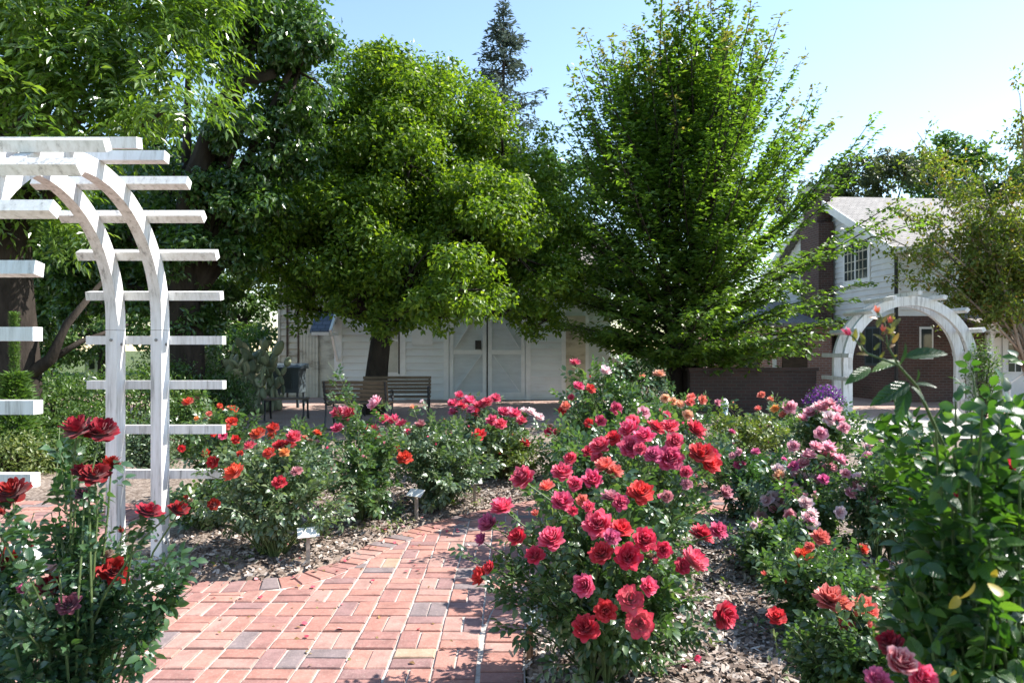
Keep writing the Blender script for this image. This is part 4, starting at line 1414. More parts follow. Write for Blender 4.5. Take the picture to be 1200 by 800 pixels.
z = ZB
while z < ZE - 0.05:                      # front wall, facing -y
    h = 0.17
    j = rgb.normal(0, 0.002)
    hboard([(0.10, 0.044, z), (HL, 0.044, z), (HL, 0.044, z + h), (0.10, 0.044, z + h), (0.10, 0.0 + j, z + 0.004), (HL, 0.0 + j, z + 0.004), (HL, 0.032, z + h), (0.10, 0.032, z + h)])
    z += h
z = ZB
slope = (ZA - ZE) / (HW / 2)
WY0, WY1, WZ0, WZ1 = 1.35, 2.55, 3.62, 4.72        # gable window
while z < ZA - 0.25:                      # gable wall, facing -x
    h = 0.17
    cut = max(0.10, (z + h - ZE) / slope)
    for (ya, yb_) in ((cut, HW - cut),):
        spans = [(ya, yb_)]
        if z + h > WZ0 and z < WZ1:
            spans = [(ya, WY0 - 0.13), (WY1 + 0.13, yb_)]
        for (p, q) in spans:
            if q - p < 0.05:
                continue
            j = rgb.normal(0, 0.002)
            hboard([(0.044, q, z), (0.044, p, z), (0.044, p, z + h), (0.044, q, z + h), (0.0 + j, q, z + 0.004), (0.0 + j, p, z + 0.004), (0.032, p, z + h), (0.032, q, z + h)])
    z += h
hb((-0.012, -0.012, ZB + 0.002), (0.098, 0.098, ZE), "corner_board", M['house_trim'])
win = hb((-0.02, WY0 - 0.12, WZ0 - 0.12), (0.043, WY1 + 0.12, WZ1 + 0.12), "window", M['house_trim'])
hb((-0.03, WY0, WZ0), (-0.021, WY1, WZ1), "pane", M['glass'], win)
for k in range(1, 6):
    y = WY0 + (WY1 - WY0) * k / 6
    hb((-0.048, y - (0.03 if k == 3 else 0.014), WZ0), (-0.031, y + (0.03 if k == 3 else 0.014), WZ1), "glazing_bar", M['house_trim'] if k == 3 else M['barn_old'], win)
for k in range(1, 4):
    zz = WZ0 + (WZ1 - WZ0) * k / 4
    hb((-0.046, WY0, zz - 0.014), (-0.0305, WY1, zz + 0.014), "glazing_bar", M['barn_old'], win)
hb((-0.07, WY0 - 0.16, WZ0 - 0.18), (-0.001, WY1 + 0.16, WZ0 - 0.125), "sill", M['house_trim'], win)
win2 = hb((-0.02, 5.4, 3.5), (0.043, 6.3, 4.7), "window", M['house_trim'])
hb((-0.03, 5.48, 3.58), (-0.021, 6.22, 4.62), "pane", M['glass'], win2)
# roof slabs, rakes, eave
ov = 0.32
rt = 0.12
for sg, y0 in ((1, 0), (-1, HW)):
    yE = y0 - sg * ov
    zE = ZE - ov * slope
    ym = HW / 2
    V = [(-ov, yE, zE), (HL + ov, yE, zE), (HL + ov, ym, ZA), (-ov, ym, ZA)]
    V += [(x, y, zz + rt) for x, y, zz in V]
    o = MB().add(V, [(0, 3, 2, 1), (4, 5, 6, 7), (0, 1, 5, 4), (1, 2, 6, 5), (2, 3, 7, 6), (3, 0, 4, 7)] if sg == 1 else [(0, 1, 2, 3), (7, 6, 5, 4), (4, 5, 1, 0), (5, 6, 2, 1), (6, 7, 3, 2), (7, 4, 0, 3)]).build("roof", M['shingle'], house)
    MB().beam((-ov - 0.03, yE, zE + 0.02), (-ov - 0.03, ym - sg * 0.01, ZA + 0.02), 0.05, 0.24).build("rake_board", M['house_trim'], house)
    MB().beam((-ov, yE - sg * 0.03, zE + 0.06), (HL + ov, yE - sg * 0.03, zE + 0.06), 0.05, 0.15).build("gutter", M['house_trim'], house)
# chimney on the gable
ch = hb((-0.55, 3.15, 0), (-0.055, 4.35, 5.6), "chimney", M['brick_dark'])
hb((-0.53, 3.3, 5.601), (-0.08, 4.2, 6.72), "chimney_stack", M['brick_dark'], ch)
hb((-0.6, 3.22, 6.721), (-0.0, 4.28, 6.86), "chimney_cap", M['concrete'], ch)
dp = MB().tube([(-0.06, -0.08, 0.0), (-0.06, -0.08, 4.05)], 0.05, 8).build("downpipe", M['iron'], house)
# brick storey openings seen through the arch
for (a, b) in ((0.72, 1.02),):
    wq = hb((a - 0.05, -0.01, 1.2), (b + 0.05, 0.019, 2.1), "window", M['house_trim'])
    hb((a, -0.02, 1.26), (b, -0.0105, 2.04), "pane", M['glass'], wq)
wq = hb((-0.01, 0.7, 1.0), (0.019, 1.5, 2.15), "window", M['kiosk'])
hb((-0.02, 0.77, 1.07), (-0.011, 1.07, 2.08), "pane", M['glass'], wq)
hb((-0.02, 1.13, 1.07), (-0.011, 1.43, 2.08), "pane", M['glass'], wq)
# entrance porch: lean-to roof, small gabled hood, arched door
pr = MB().prism([(-1.45, 2.02), (0.0, 2.42), (0.0, 2.5), (-1.45, 2.1)], 1.5, 8.0, axis='x').build("porch_roof", M['shingle_dark'], house)
MB().beam((1.5, -1.47, 2.0), (8.0, -1.47, 2.0), 0.05, 0.14).build("porch_fascia", M['house_trim'], pr)
for gx0 in (1.95, 3.5):
    V = [(gx0, -1.6, 2.12), (gx0 + 0.55, -1.6, 2.52), (gx0 + 1.1, -1.6, 2.12), (gx0, 0, 2.12), (gx0 + 0.55, 0, 2.52), (gx0 + 1.1, 0, 2.12)]
    V += [(x, y, zz + 0.07) for x, y, zz in V]
    MB().add(V, [(0, 1, 4, 3), (1, 2, 5, 4), (9, 10, 7, 6), (10, 11, 8, 7), (6, 7, 1, 0), (7, 8, 2, 1), (3, 4, 10, 9), (4, 5, 11, 10), (0, 3, 9, 6), (8, 11, 5, 2)]).build("porch_hood", M['shingle_dark'], pr)
    MB().prism([(gx0 + 0.08, 2.1), (gx0 + 1.02, 2.1), (gx0 + 0.55, 2.45)], -1.55, -1.5, axis='y').build("hood_gable", M['house_trim'], pr)
for x in (1.6, 2.95, 4.6):
    hb((x, -1.42, 0), (x + 0.1, -1.32, 2.0), "porch_post", M['house_trim'], pr)
hb((2.6, -0.05, 0.0), (4.4, 0.019, 2.35), "door_surround", M['house_trim'])
door = hb((3.05, -0.09, 0.05), (3.95, -0.051, 2.1), "door", M['house_white'])
arc = [(3.5 + 0.28 * math.cos(t), 1.62 + 0.3 * math.sin(t)) for t in np.linspace(0, math.pi, 11)]
MB().prism([(3.22, 0.85), (3.78, 0.85)] + arc, -0.1, -0.091, axis='y').build("arched_pane", M['glass'], door)
for zz in (1.1, 1.36, 1.62):
    hb((3.22, -0.112, zz - 0.015), (3.78, -0.101, zz + 0.015), "glazing_bar", M['house_trim'], door)
for xx in (3.405, 3.595):
    hb((xx - 0.012, -0.111, 0.85), (xx + 0.012, -0.1005, 1.88), "glazing_bar", M['house_trim'], door)
# handrail in front of the porch
rO = np.array((12.4, 16.6, 0.047))
rail = thing("handrail", "white metal handrail in front of the arched house door", "handrail", rO)
MB().tube([(12.1, 16.6, 0), (12.1, 16.6, 0.62), (12.14, 16.6, 0.72), (12.5, 16.6, 0.98), (13.4, 16.6, 1.0)], 0.022, 8).build("rail", M['house_trim'], rail, origin=rO)
MB().tube([(12.6, 16.6, 0), (12.6, 16.6, 0.97)], 0.02, 8).build("post", M['house_trim'], rail, origin=rO)
MB().tube([(13.3, 16.6, 0), (13.3, 16.6, 0.99)], 0.02, 8).build("post", M['house_trim'], rail, origin=rO)

# pink brick annex with arched window
aO = np.array((8.4, 22.0, 0.045))
ann = thing("brick_annex", "pale pink brick annex with a small arched window left of the house", "annex", aO)
MB().box((6.3, 22.0, 0), (10.3, 25.5, 2.25)).build("wall", M['brick_pink'], ann, origin=aO)
MB().prism([(21.7, 2.251), (25.8, 3.2), (25.8, 3.32), (21.7, 2.36)], 6.1, 10.35, axis='x').build("roof", M['shingle'], ann, origin=aO)
arc = [(7.62 + 0.36 * math.cos(t), 1.05 + 0.36 * math.sin(t)) for t in np.linspace(0, math.pi, 13)]
wn = MB().prism([(7.26, 0.75), (7.98, 0.75)] + arc, 21.97, 21.999, axis='y').build("window", M['dark_wood'], ann, origin=aO)
arc = [(7.62 + 0.28 * math.cos(t), 1.05 + 0.28 * math.sin(t)) for t in np.linspace(0, math.pi, 13)]
MB().prism([(7.34, 0.8), (7.9, 0.8)] + arc, 21.955, 21.969, axis='y').build("pane", M['glass'], wn, origin=aO)
for k in range(13):
    t = math.pi * (k + 0.5) / 13
    a = np.array((math.cos(t), math.sin(t)))
    b_ = np.array((-a[1], a[0]))
    c0, c1 = np.array((7.62, 1.05)) + a * 0.37, np.array((7.62, 1.05)) + a * 0.56
    MB().prism([tuple(c0 - b_ * 0.04), tuple(c1 - b_ * 0.062), tuple(c1 + b_ * 0.062), tuple(c0 + b_ * 0.04)], 21.975, 21.9985, axis='y').build("arch_brick", M['brick_pink'], ann, origin=aO)
MB().box((8.38, 21.93, 0), (8.5, 21.998, 2.2)).build("white_post", M['house_trim'], ann, origin=aO)
MB().box((8.7, 21.94, 0.0), (9.5, 21.998, 2.1)).build("door", M['dark_wood'], ann, origin=aO)


# ================================================================== TREES
def lobes_px(rows, d):
    """(px, py, radius px, depth offset) read off the photograph at the tree's distance d"""
    res = []
    for px, py, r, dd in rows:
        D = d + dd
        res.append((at(px, py, D), r * D / 800))
    return res


def lobed_tree(name, label, foot, trunk_r, fork_z, lobes, mat, n_sub, dens, L, seed, tmpl=LEAF_FLAT, lean=(0, 0), bark='bark', group=None,
               flat=0.85, droop=0.2, sub_r=(0.3, 0.48), limbs=True, shellness=0.45, trunk_pts=None, cat="tree", up=0.6):
    rg = np.random.default_rng(seed)
    foot = np.array(foot, float)
    root = thing(name, label, cat, foot, 0, group)
    tr = MB()
    top = foot + np.array((lean[0], lean[1], fork_z))
    tp = trunk_pts if trunk_pts is not None else [foot - np.array((0, 0, 0.1)), foot + np.array((lean[0] * 0.1, lean[1] * 0.1, 0.25)), foot + np.array((lean[0] * 0.45, lean[1] * 0.45, fork_z * 0.5)), top]
    tr.tube(tp, np.linspace(trunk_r * 1.25, trunk_r * (0.8 if trunk_pts is None else 0.3), len(tp)) * np.array([1.15] + [1] * (len(tp) - 1)), 10)
    ps, ms, ls = [], [], []
    for (c, r) in lobes:
        if limbs:
            mid = top + (c - top) * 0.5 + np.array((0, 0, 0.12 * np.linalg.norm(c - top))) * rg.uniform(-0.3, 1) + rg.normal(0, 0.12, 3)
            t = np.linspace(0, 1, 7)[:, None]
            pts = (1 - t) ** 2 * (top - np.array((0, 0, 0.25))) + 2 * t * (1 - t) * mid + t ** 2 * c
            tr.tube(pts, np.linspace(trunk_r * 0.5, trunk_r * 0.12, 7), 6)
        for k in range(int(n_sub * max(1.0, 0.45 * (r / 1.1) ** 2))):
            dv = unit(rg.normal(0, 1, 3) + np.array((0, 0, 0.15)))
            sc = c + dv * r * rg.uniform(0.5, 0.98) * np.array((1, 1, flat))
            rs = min(r, 1.5) * rg.uniform(*sub_r)
            n = int(dens * rs * rs * rg.uniform(0.75, 1.25)) + 5
            if limbs and k % 3 == 0:
                tr.tube([c, (c + sc) / 2 + rg.normal(0, 0.06, 3), sc], [trunk_r * 0.1, trunk_r * 0.07, trunk_r * 0.03], 4, cap=False)
            d2 = unit(rg.normal(0, 1, (n, 3)))
            rad = rs * rg.uniform(0, 1, n) ** shellness
            p = sc + d2 * rad[:, None] * np.array((1.1, 1.1, 0.8))
            nr = unit(d2 * 0.6 + np.array((0, 0, up)) + rg.normal(0, 0.45, (n, 3)))
            dl = np.cross(nr, rg.normal(0, 1, (n, 3))) + np.array((0, 0, -droop)) + d2 * 0.3
            ps.append(p)
            ms.append(frames(dl, nr))
            ls.append(L * rg.uniform(0.65, 1.3, n))
    ps, ms, ls = np.concatenate(ps), np.concatenate(ms), np.concatenate(ls)
    ok = ps[:, 2] > 0.05
    ps, ms, ls = ps[ok], ms[ok], ls[ok]
    tr.build("trunk", M[bark], root, smooth=True, origin=foot)
    tag(MB().scatter(*tmpl, ps, ms, ls, rg.uniform(0.02, 0.98, len(ps))).build("crown", M[mat], root, origin=foot), kind="stuff")
    return root


# the round dense tree in the middle
T1 = lobes_px([(475, 105, 62, 0.2), (430, 95, 48, 0.6), (545, 135, 55, 0.4), (390, 160, 60, 0), (480, 195, 80, -1.0), (590, 180, 62, 0.4), (640, 245, 46, 0.2),
               (315, 250, 56, 0.1), (395, 275, 80, -1.4), (542, 340, 60, -2.9), (480, 320, 60, -1.6), (605, 300, 66, -0.5), (645, 325, 40, 0.2), (335, 305, 52, -0.6),
               (425, 345, 48, -1.4), (560, 245, 70, -1.4), (292, 285, 36, 0.2), (510, 365, 34, -2.6), (370, 335, 40, -0.9), (610, 365, 30, -0.4), (470, 250, 95, 1.8), (560, 300, 80, 2.0), (370, 240, 80, 2.0), (350, 360, 30, -0.3),
               (460, 375, 30, -1.6), (655, 285, 42, 0.6), (665, 330, 36, 0.8), (640, 375, 28, 0.6), (430, 300, 70, 0.6), (520, 270, 70, 0.2), (590, 250, 60, -1.0), (500, 120, 60, 1.2), (430, 200, 70, 1.0), (560, 200, 70, 1.0), (300, 310, 44, 0.6), (470, 190, 108, 0.6), (400, 265, 94, 0.6), (565, 265, 98, 0.5), (480, 285, 98, 0.2), (480, 120, 70, 0)], 15.2)
lobed_tree("shade_tree", "dense rounded bright green tree with leaning dark trunk behind the benches", ((436 - 600) * 15.6 / 800, 15.7, 0.045), 0.26, 2.3, T1, 'tree_camphor', 20, 1350, 0.112, 21, lean=(0.25, 0.0), sub_r=(0.26, 0.42), up=0.5)


# the tall upright tree with ascending branches
def upright_tree(label, foot, seed):
    rg = np.random.default_rng(seed)
    foot = np.array(foot, float)
    root = thing("upright_tree", label, "tree", foot)
    tr = MB()
    stems = []
    for k in range(5):
        a = k * 1.2566 + 0.4
        tp = foot + np.array((math.cos(a) * 0.75, math.sin(a) * 0.5, 6.4 + rg.uniform(-0.8, 0.8)))
        b0 = foot + np.array((math.cos(a) * 0.16, math.sin(a) * 0.13, -0.05))
        m1 = b0 + np.array((math.cos(a) * 0.1, math.sin(a) * 0.1, 2.6))
        t = np.linspace(0, 1, 9)[:, None]
        c = (1 - t) ** 2 * b0 + 2 * t * (1 - t) * m1 + t ** 2 * tp
        tr.tube(c, np.linspace(0.14, 0.04, 9), 8)
        stems.append((b0, m1, tp))
    ps, ds, ns, tips = [], [], [], []
    for i in range(255):
        f = (i + rg.uniform(0, 1)) / 255
        b0, m1, tp = stems[i % 5]
        t = 0.16 + 0.80 * f
        s0 = (1 - t) ** 2 * b0 + 2 * t * (1 - t) * m1 + t ** 2 * tp
        az = i * 2.39996 + rg.normal(0, 0.3)
        # reach of the crown at the height the branch ends
        el = R(8 + 66 * f ** 0.85 + rg.normal(0, 6))
        ln = (4.3 - 1.0 * f) * rg.uniform(0.72, 1.12) * (0.80 if f < 0.06 else 1.0) * (1.19 + 0.07 * math.cos(az)) * (0.86 if f < 0.22 else 1.06 if f < 0.7 else 1.0)
        hv = np.array((math.cos(az), math.sin(az) * 0.85, 0))
        k = 9
        tt = np.linspace(0, 1, k)
        e = el * (0.8 + 0.5 * tt) if f > 0.25 else el * (1.3 - 0.8 * tt)
        st = np.stack([hv[0] * np.cos(e), hv[1] * np.cos(e), np.sin(e)], -1) * (ln / (k - 1))
        pts = s0 + np.concatenate([[np.zeros(3)], np.cumsum(st[:-1], 0)]) + np.concatenate([[np.zeros(3)], np.cumsum(rg.normal(0, 0.025, (k - 1, 3)), 0)])
        tr.tube(pts, np.linspace(0.035, 0.008, k), 4, cap=False)
        # twigs with two-ranked leaves, in flat sprays
        for q in np.linspace(0.22, 1.0, 17):
            ii = q * (k - 1)
            j = min(int(ii), k - 2)
            p0 = pts[j] + (pts[j + 1] - pts[j]) * (ii - j)
            tdir = unit(pts[j + 1] - pts[j])
            for sgn in (-1, 1):
                side = unit(np.cross(tdir, np.array((0, 0, 1.0)))) * sgn
                tl = (0.72 * (1.1 - q) + 0.13) * rg.uniform(0.7, 1.3)
                td = unit(tdir * 0.75 + side * 0.8 + rg.normal(0, 0.22, 3))
                nl = max(5, int(tl * 27))
                w_ = rg.uniform(0.05, 1, nl)[:, None]
                ps.append(p0 + td * w_ * tl + rg.normal(0, 0.035, (nl, 3)))
                lr = rg.choice([-1, 1], nl)[:, None]
                ds.append(td * 0.6 + np.cross(td, np.array((0, 0, 1.0))) * lr * 0.8 + np.array((0, 0, -0.25)) + rg.normal(0, 0.25, (nl, 3)))
                ns.append(np.array((0, 0, 1.0)) + rg.normal(0, 0.4, (nl, 3)))
                tips.append(np.full(nl, 1.0 if (q > 0.93 and f > 0.55) else 0.0))
    ps, ds, ns, tips = map(np.concatenate, (ps, ds, ns, tips))
    F = frames(ds, unit(ns))
    ls = 0.135 * rg.uniform(0.7, 1.25, len(ps))
    rr = rg.uniform(0.02, 0.98, len(ps))
    tr.build("trunk", M['bark'], root, smooth=True, origin=foot)
    a = tips < 0.5
    tag(MB().scatter(*LEAF_FLAT, ps[a], F[a], ls[a], rr[a]).build("crown", M['tree_hornbeam'], root, origin=foot), kind="stuff")
    tag(MB().scatter(*LEAF_FLAT, ps[~a], F[~a], ls[~a] * 0.85, rr[~a]).build("new_growth", M['tree_tip'], root, origin=foot), kind="stuff")
    return root


upright_tree("tall upright tree with spiky ascending branches right of the barn doors", ((800 - 600) * 16.6 / 800, 16.8, 0.045), 8)


def pinnate_tree(name, label, foot, trunk_pts, trunk_r, lobes, mat, per, L, seed, limb_from, bark='bark', extra_limbs=(), nlf=11):
    """tree with hanging feathered leaves, each a stalk with paired leaflets"""
    rg = np.random.default_rng(seed)
    foot = np.array(foot, float)
    root = thing(name, label, "tree", foot)
    tr = MB()
    tp = np.array(trunk_pts, float)
    tr.tube(tp, np.linspace(trunk_r * 1.3, trunk_r * 0.7, len(tp)), 12)
    for (pts, r0, r1) in extra_limbs:
        tr.tube(pts, np.linspace(r0, r1, len(pts)), 8)
    top = np.array(limb_from, float)
    cs = []
    for (c, r) in lobes:
        t = np.linspace(0, 1, 7)[:, None]
        mid = (top + c) / 2 + rg.normal(0, 0.2, 3) + np.array((0, 0, 0.3))
        tr.tube((1 - t) ** 2 * top + 2 * t * (1 - t) * mid + t ** 2 * c, np.linspace(trunk_r * 0.35, 0.02, 7), 6)
        n = int(per * r * r)
        d = unit(rg.normal(0, 1, (n, 3)))
        # twigs: group the leaves into sprays
        g = unit(rg.normal(0, 1, (max(6, n // 9), 3)))
        gi = rg.integers(len(g), size=n)
        sp = c + g[gi] * r * rg.uniform(0.45, 1.05, len(g))[gi][:, None] * np.array((1, 1, 0.85))
        cs.append(np.concatenate([sp + d * 0.24 * r ** 0.5, g[gi] + 0.5 * d], 1))
    cs = np.concatenate(cs)
    p, ow = cs[:, :3], unit(cs[:, 3:])
    n = len(p)
    d = unit(ow * np.array((1, 1, 0.3)) + rg.normal(0, 0.5, (n, 3)) + np.array((0, 0, -0.35)))
    nr = unit(np.array((0, 0, 1.0)) + ow * 0.5 + rg.normal(0, 0.3, (n, 3)))
    F = frames(d, nr)
    x, z = F[:, :, 0], F[:, :, 2]
    st = L * rg.uniform(2.6, 4.0, n)
    ps, ms, ls = [], [], []
    npair = nlf // 2
    for k in range(nlf):
        if k == nlf - 1:
            f_, sg = 1.0, 0
        else:
            f_, sg = 0.18 + 0.8 * (k // 2) / npair, (1 if k % 2 else -1)
        pp_ = p + d * (st * f_)[:, None] + np.array((0, 0, -1.0)) * (0.25 * st * f_ ** 2)[:, None]
        dl = d * 0.45 + x * sg * 0.95 + np.array((0, 0, -0.35)) + rg.normal(0, 0.16, (n, 3)) if sg else d + np.array((0, 0, -0.5))
        ps.append(pp_)
        ms.append(frames(dl, z + rg.normal(0, 0.25, (n, 3))))
        ls.append(L * rg.uniform(0.8, 1.2, n) * (0.8 + 0.3 * f_))
    ps, ms, ls = np.concatenate(ps), np.concatenate(ms), np.concatenate(ls)
    tr.build("trunk", M[bark], root, smooth=True, origin=foot)
    tag(MB().scatter(*LEAF_LONG, ps, ms, ls * 1.0, np.tile(rg.uniform(0.02, 0.98, n), nlf)).build("crown", M[mat], root, origin=foot), kind="stuff")
    return root


# feathery tree overhanging the left corner
T3 = lobes_px([(60, 40, 80, 0), (150, 60, 80, 0.4), (195, 128, 44, -0.3), (215, 40, 46, 0.6), (40, 130, 55, -0.6), (110, 120, 50, 0.2), (-60, 80, 100, 0.5), (120, -30, 90, 0), (10, -30, 90, 0.6), (215, -30, 60, 0.5),
               (70, 250, 38, 1.6), (-40, 200, 60, 0.6), (20, 210, 40, 1.2)], 8.6)
f3 = at(20, 560, 10.2)
f3[2] = 0.0
pinnate_tree("walnut_tree", "feathery leaved tree with glossy drooping leaves overhanging the large arbor", f3,
             [f3 - np.array((0, 0, 0.1)), at(20, 440, 10.2), at(12, 330, 10.0), at(10, 200, 9.8), at(18, 100, 9.4), at(40, 20, 9.2)], 0.27, T3, 'tree_walnut', 330, 0.135, 41, at(14, 260, 9.9),
             extra_limbs=[([at(20, 450, 10.2), at(60, 420, 10.1), at(78, 380, 10.2), at(120, 330, 10.4)], 0.11, 0.03), ([at(45, 430, 10.1), at(95, 400, 10.4), at(150, 380, 10.9)], 0.06, 0.02)])
# darker tree behind it
T3b = lobes_px([(300, 45, 75, 0), (350, 85, 52, 0.2), (365, 40, 40, 0), (222, 30, 40, 0.6), (285, 150, 36, -0.2), (330, 180, 42, 0.4), (345, 140, 40, 0.5), (262, 228, 40, 0), (300, 245, 42, 0.2), (200, 220, 60, 0.4), (140, 270, 60, 0.6), (80, 290, 58, 0.8),
                (230, 300, 48, 0.2), (170, 340, 45, 0.4), (105, 350, 40, 0.8), (30, 300, 60, 1.2), (275, 300, 34, 0.3), (300, -20, 80, 0), (220, 360, 40, 0.5), (40, 370, 36, 1.6), (220, 380, 30, 0.8), (190, 170, 50, 1.5), (260, 340, 30, 1)], 13.0)
f4 = at(215, 520, 13.4)
f4[2] = 0.0
lobed_tree("shade_tree", "dark glossy leaved tree with a curved black limb behind the large arbor", f4, 0.3, 2.4, T3b, 'tree_dark', 17, 1350, 0.13, 43,
           trunk_pts=[f4 - np.array((0, 0, 0.1)), at(218, 400, 13.4), at(212, 300, 13.2), at(228, 215, 13.0), at(258, 125, 12.9), at(285, 95, 12.9), at(322, 86, 12.9)], sub_r=(0.3, 0.5), up=0.5, droop=0.5)

# crape myrtle at the right edge
f5 = at(1222, 540, 16.6)
f5[2] = 0.05
rgm = np.random.default_rng(66)
myr = thing("crape_myrtle", "open branched small tree with olive and bronze leaves before the house", "tree", f5)
mt = MB()
mp, mn = [], []
ends = [(1060, 250), (1090, 215), (1130, 205), (1075, 300), (1110, 285), (1100, 330), (1060, 325), (1150, 240), (1170, 200), (1190, 260), (1160, 320), (1130, 325), (1180, 330), (1200, 180), (1195, 110), (1150, 270),
        (1045, 280), (1100, 255), (1215, 230), (1230, 160), (1075, 155), (1240, 300), (1130, 345), (1185, 290), (1250, 200), (1175, 235), (1095, 195), (1205, 300), (1125, 245), (1150, 205), (1085, 275), (1165, 285)]
for (ex, ey) in ends:
    D = 16.6 + rgm.uniform(-0.9, 1.1)
    e = at(ex, ey, D)
    s0 = f5 + np.array((rgm.normal(0, 0.08), rgm.normal(0, 0.08), 0))
    k1 = at(1212 - rgm.uniform(0, 22), 400 + rgm.uniform(-25, 25), 16.6 + rgm.normal(0, 0.2))
    t = np.linspace(0, 1, 10)[:, None]
    k2 = (k1 + e) / 2 + np.array((0.15, 0, 0.25)) + rgm.normal(0, 0.12, 3)
    pts = np.concatenate([[s0], (1 - t) ** 2 * k1 + 2 * t * (1 - t) * k2 + t ** 2 * e])
    mt.tube(pts, np.linspace(0.042, 0.008, 11), 5, cap=False)
    for q in range(19):
        u_ = rgm.uniform(0.3, 1.0)
        b0 = (1 - u_) ** 2 * k1 + 2 * u_ * (1 - u_) * k2 + u_ ** 2 * e
        tip = b0 + unit(e - k1) * 0.2 + rgm.normal(0, 0.32, 3)
        mt.tube([b0, (b0 + tip) / 2 + rgm.normal(0, 0.03, 3), tip], [0.008, 0.006, 0.003], 3, cap=False)
        n = int(rgm.integers(24, 46))
        w_ = rgm.uniform(0.35, 1.1, n)[:, None]
        mp.append(b0 + (tip - b0) * w_ + rgm.normal(0, 0.085, (n, 3)))
mp = np.concatenate(mp)
n = len(mp)
nr = unit(np.array((0, 0, 1.0)) + rgm.normal(0, 0.5, (n, 3)))
mt.build("trunk", M['bark_pale'], myr, smooth=True, origin=f5)
tag(MB().scatter(*LEAF_FLAT, mp, frames(rgm.normal(0, 1, (n, 3)) + np.array((0, 0, -0.2)), nr), 0.115 * rgm.uniform(0.7, 1.25, n), rgm.uniform(0.02, 0.98, n)).build("crown", M['tree_myrtle'], myr, origin=f5), kind="stuff")


# conifers far behind
def conifer(label, px, top_py, base_d, seed, halfw_px):
    rg = np.random.default_rng(seed)
    X = (px - 600) * base_d / 800
    H = EYE - (top_py - 410) * base_d / 800
    foot = np.array((X, base_d, 0.0))
    root = thing("conifer", label, "conifer", foot, 0, "tall conifers beyond the garden")
    tr = MB().tube([foot, foot + (0, 0, H * 0.5), foot + (0, 0, H)], [0.4, 0.25, 0.04], 8)
    ps, ds = [], []
    W = halfw_px * base_d / 800
    for i in range(230):
        f = rg.uniform(0.0, 1) ** 0.8
        z = H * (0.35 + 0.65 * f)
        ln = (W * min(0.62, 0.05 + 1.35 * (1 - f))) * rg.uniform(0.45, 1.15)
        az = rg.uniform(0, 6.28)
        d = unit(np.array((math.cos(az), math.sin(az), 0.22 - 0.4 * (1 - f))))
        b0 = foot + np.array((0, 0, z))
        tr.tube([b0, b0 + d * ln], [0.06, 0.015], 3, cap=False)
        n = int(60 * ln / W) + 8
        t = rg.uniform(0.15, 1, n)[:, None]
        ps.append(b0 + d * ln * t + rg.normal(0, 0.16, (n, 3)) - np.array((0, 0, 0.12)))
        ds.append(np.broadcast_to(d, (n, 3)) + rg.normal(0, 0.6, (n, 3)))
    ps, ds = np.concatenate(ps), np.concatenate(ds)
    tr.build("trunk", M['bark'], root, origin=foot)
    tag(MB().scatter(*LEAF_LONG, ps, frames(ds, unit(rg.normal(0, 0.5, ps.shape) + np.array((0, 0, 1)))), 0.5 * rg.uniform(0.6, 1.2, len(ps)), rg.uniform(0.02, 0.98, len(ps))).build("crown", M['conifer'], root, origin=foot), kind="stuff")


conifer("tall bluish conifer spire rising above the round green tree", 590, 2, 55, 3, 78)
conifer("dark conifer glimpsed through the gap left of the round tree", 352, 70, 48, 4, 70)

# trees and shrubs closing the background
bgrows = [
    ("oak_tree", "grey green spreading tree behind the house roof", (1005, 23, 36), [(1000, 205, 30, 0), (1030, 215, 26, 1), (975, 225, 28, 0), (1040, 190, 20, 1), (1060, 205, 24, 0), (940, 240, 34, 1), (985, 250, 30, 0), (1020, 250, 30, 0)], 36, 'tree_olive', 0.2, 0.22),
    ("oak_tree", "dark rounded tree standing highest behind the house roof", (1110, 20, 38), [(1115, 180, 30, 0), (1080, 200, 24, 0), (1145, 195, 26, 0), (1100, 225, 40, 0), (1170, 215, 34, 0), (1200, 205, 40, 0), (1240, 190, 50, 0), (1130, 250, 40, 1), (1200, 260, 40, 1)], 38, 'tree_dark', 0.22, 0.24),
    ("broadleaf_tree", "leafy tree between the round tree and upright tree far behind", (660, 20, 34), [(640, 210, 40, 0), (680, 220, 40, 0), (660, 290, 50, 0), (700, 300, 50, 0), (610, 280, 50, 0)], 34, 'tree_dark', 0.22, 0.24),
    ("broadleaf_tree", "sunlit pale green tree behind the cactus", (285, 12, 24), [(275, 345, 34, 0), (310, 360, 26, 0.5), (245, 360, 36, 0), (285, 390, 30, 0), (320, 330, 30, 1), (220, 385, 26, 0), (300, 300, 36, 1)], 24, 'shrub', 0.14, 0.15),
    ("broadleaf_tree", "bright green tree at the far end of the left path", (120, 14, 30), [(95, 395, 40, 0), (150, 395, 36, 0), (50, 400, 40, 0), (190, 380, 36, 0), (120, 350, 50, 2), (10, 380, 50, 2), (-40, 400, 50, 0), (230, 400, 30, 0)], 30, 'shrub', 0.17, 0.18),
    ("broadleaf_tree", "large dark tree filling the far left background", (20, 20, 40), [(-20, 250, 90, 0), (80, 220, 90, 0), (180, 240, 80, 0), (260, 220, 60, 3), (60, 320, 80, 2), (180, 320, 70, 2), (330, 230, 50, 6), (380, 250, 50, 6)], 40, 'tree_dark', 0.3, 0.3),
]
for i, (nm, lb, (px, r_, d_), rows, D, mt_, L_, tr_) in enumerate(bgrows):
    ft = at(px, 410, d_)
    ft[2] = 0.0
    lobed_tree(nm, lb, ft, tr_, 2.5, lobes_px(rows, D), mt_, 16, 700 * (15 / D) ** 1.1, L_ * 1.25, 100 + i, group="trees closing the background")

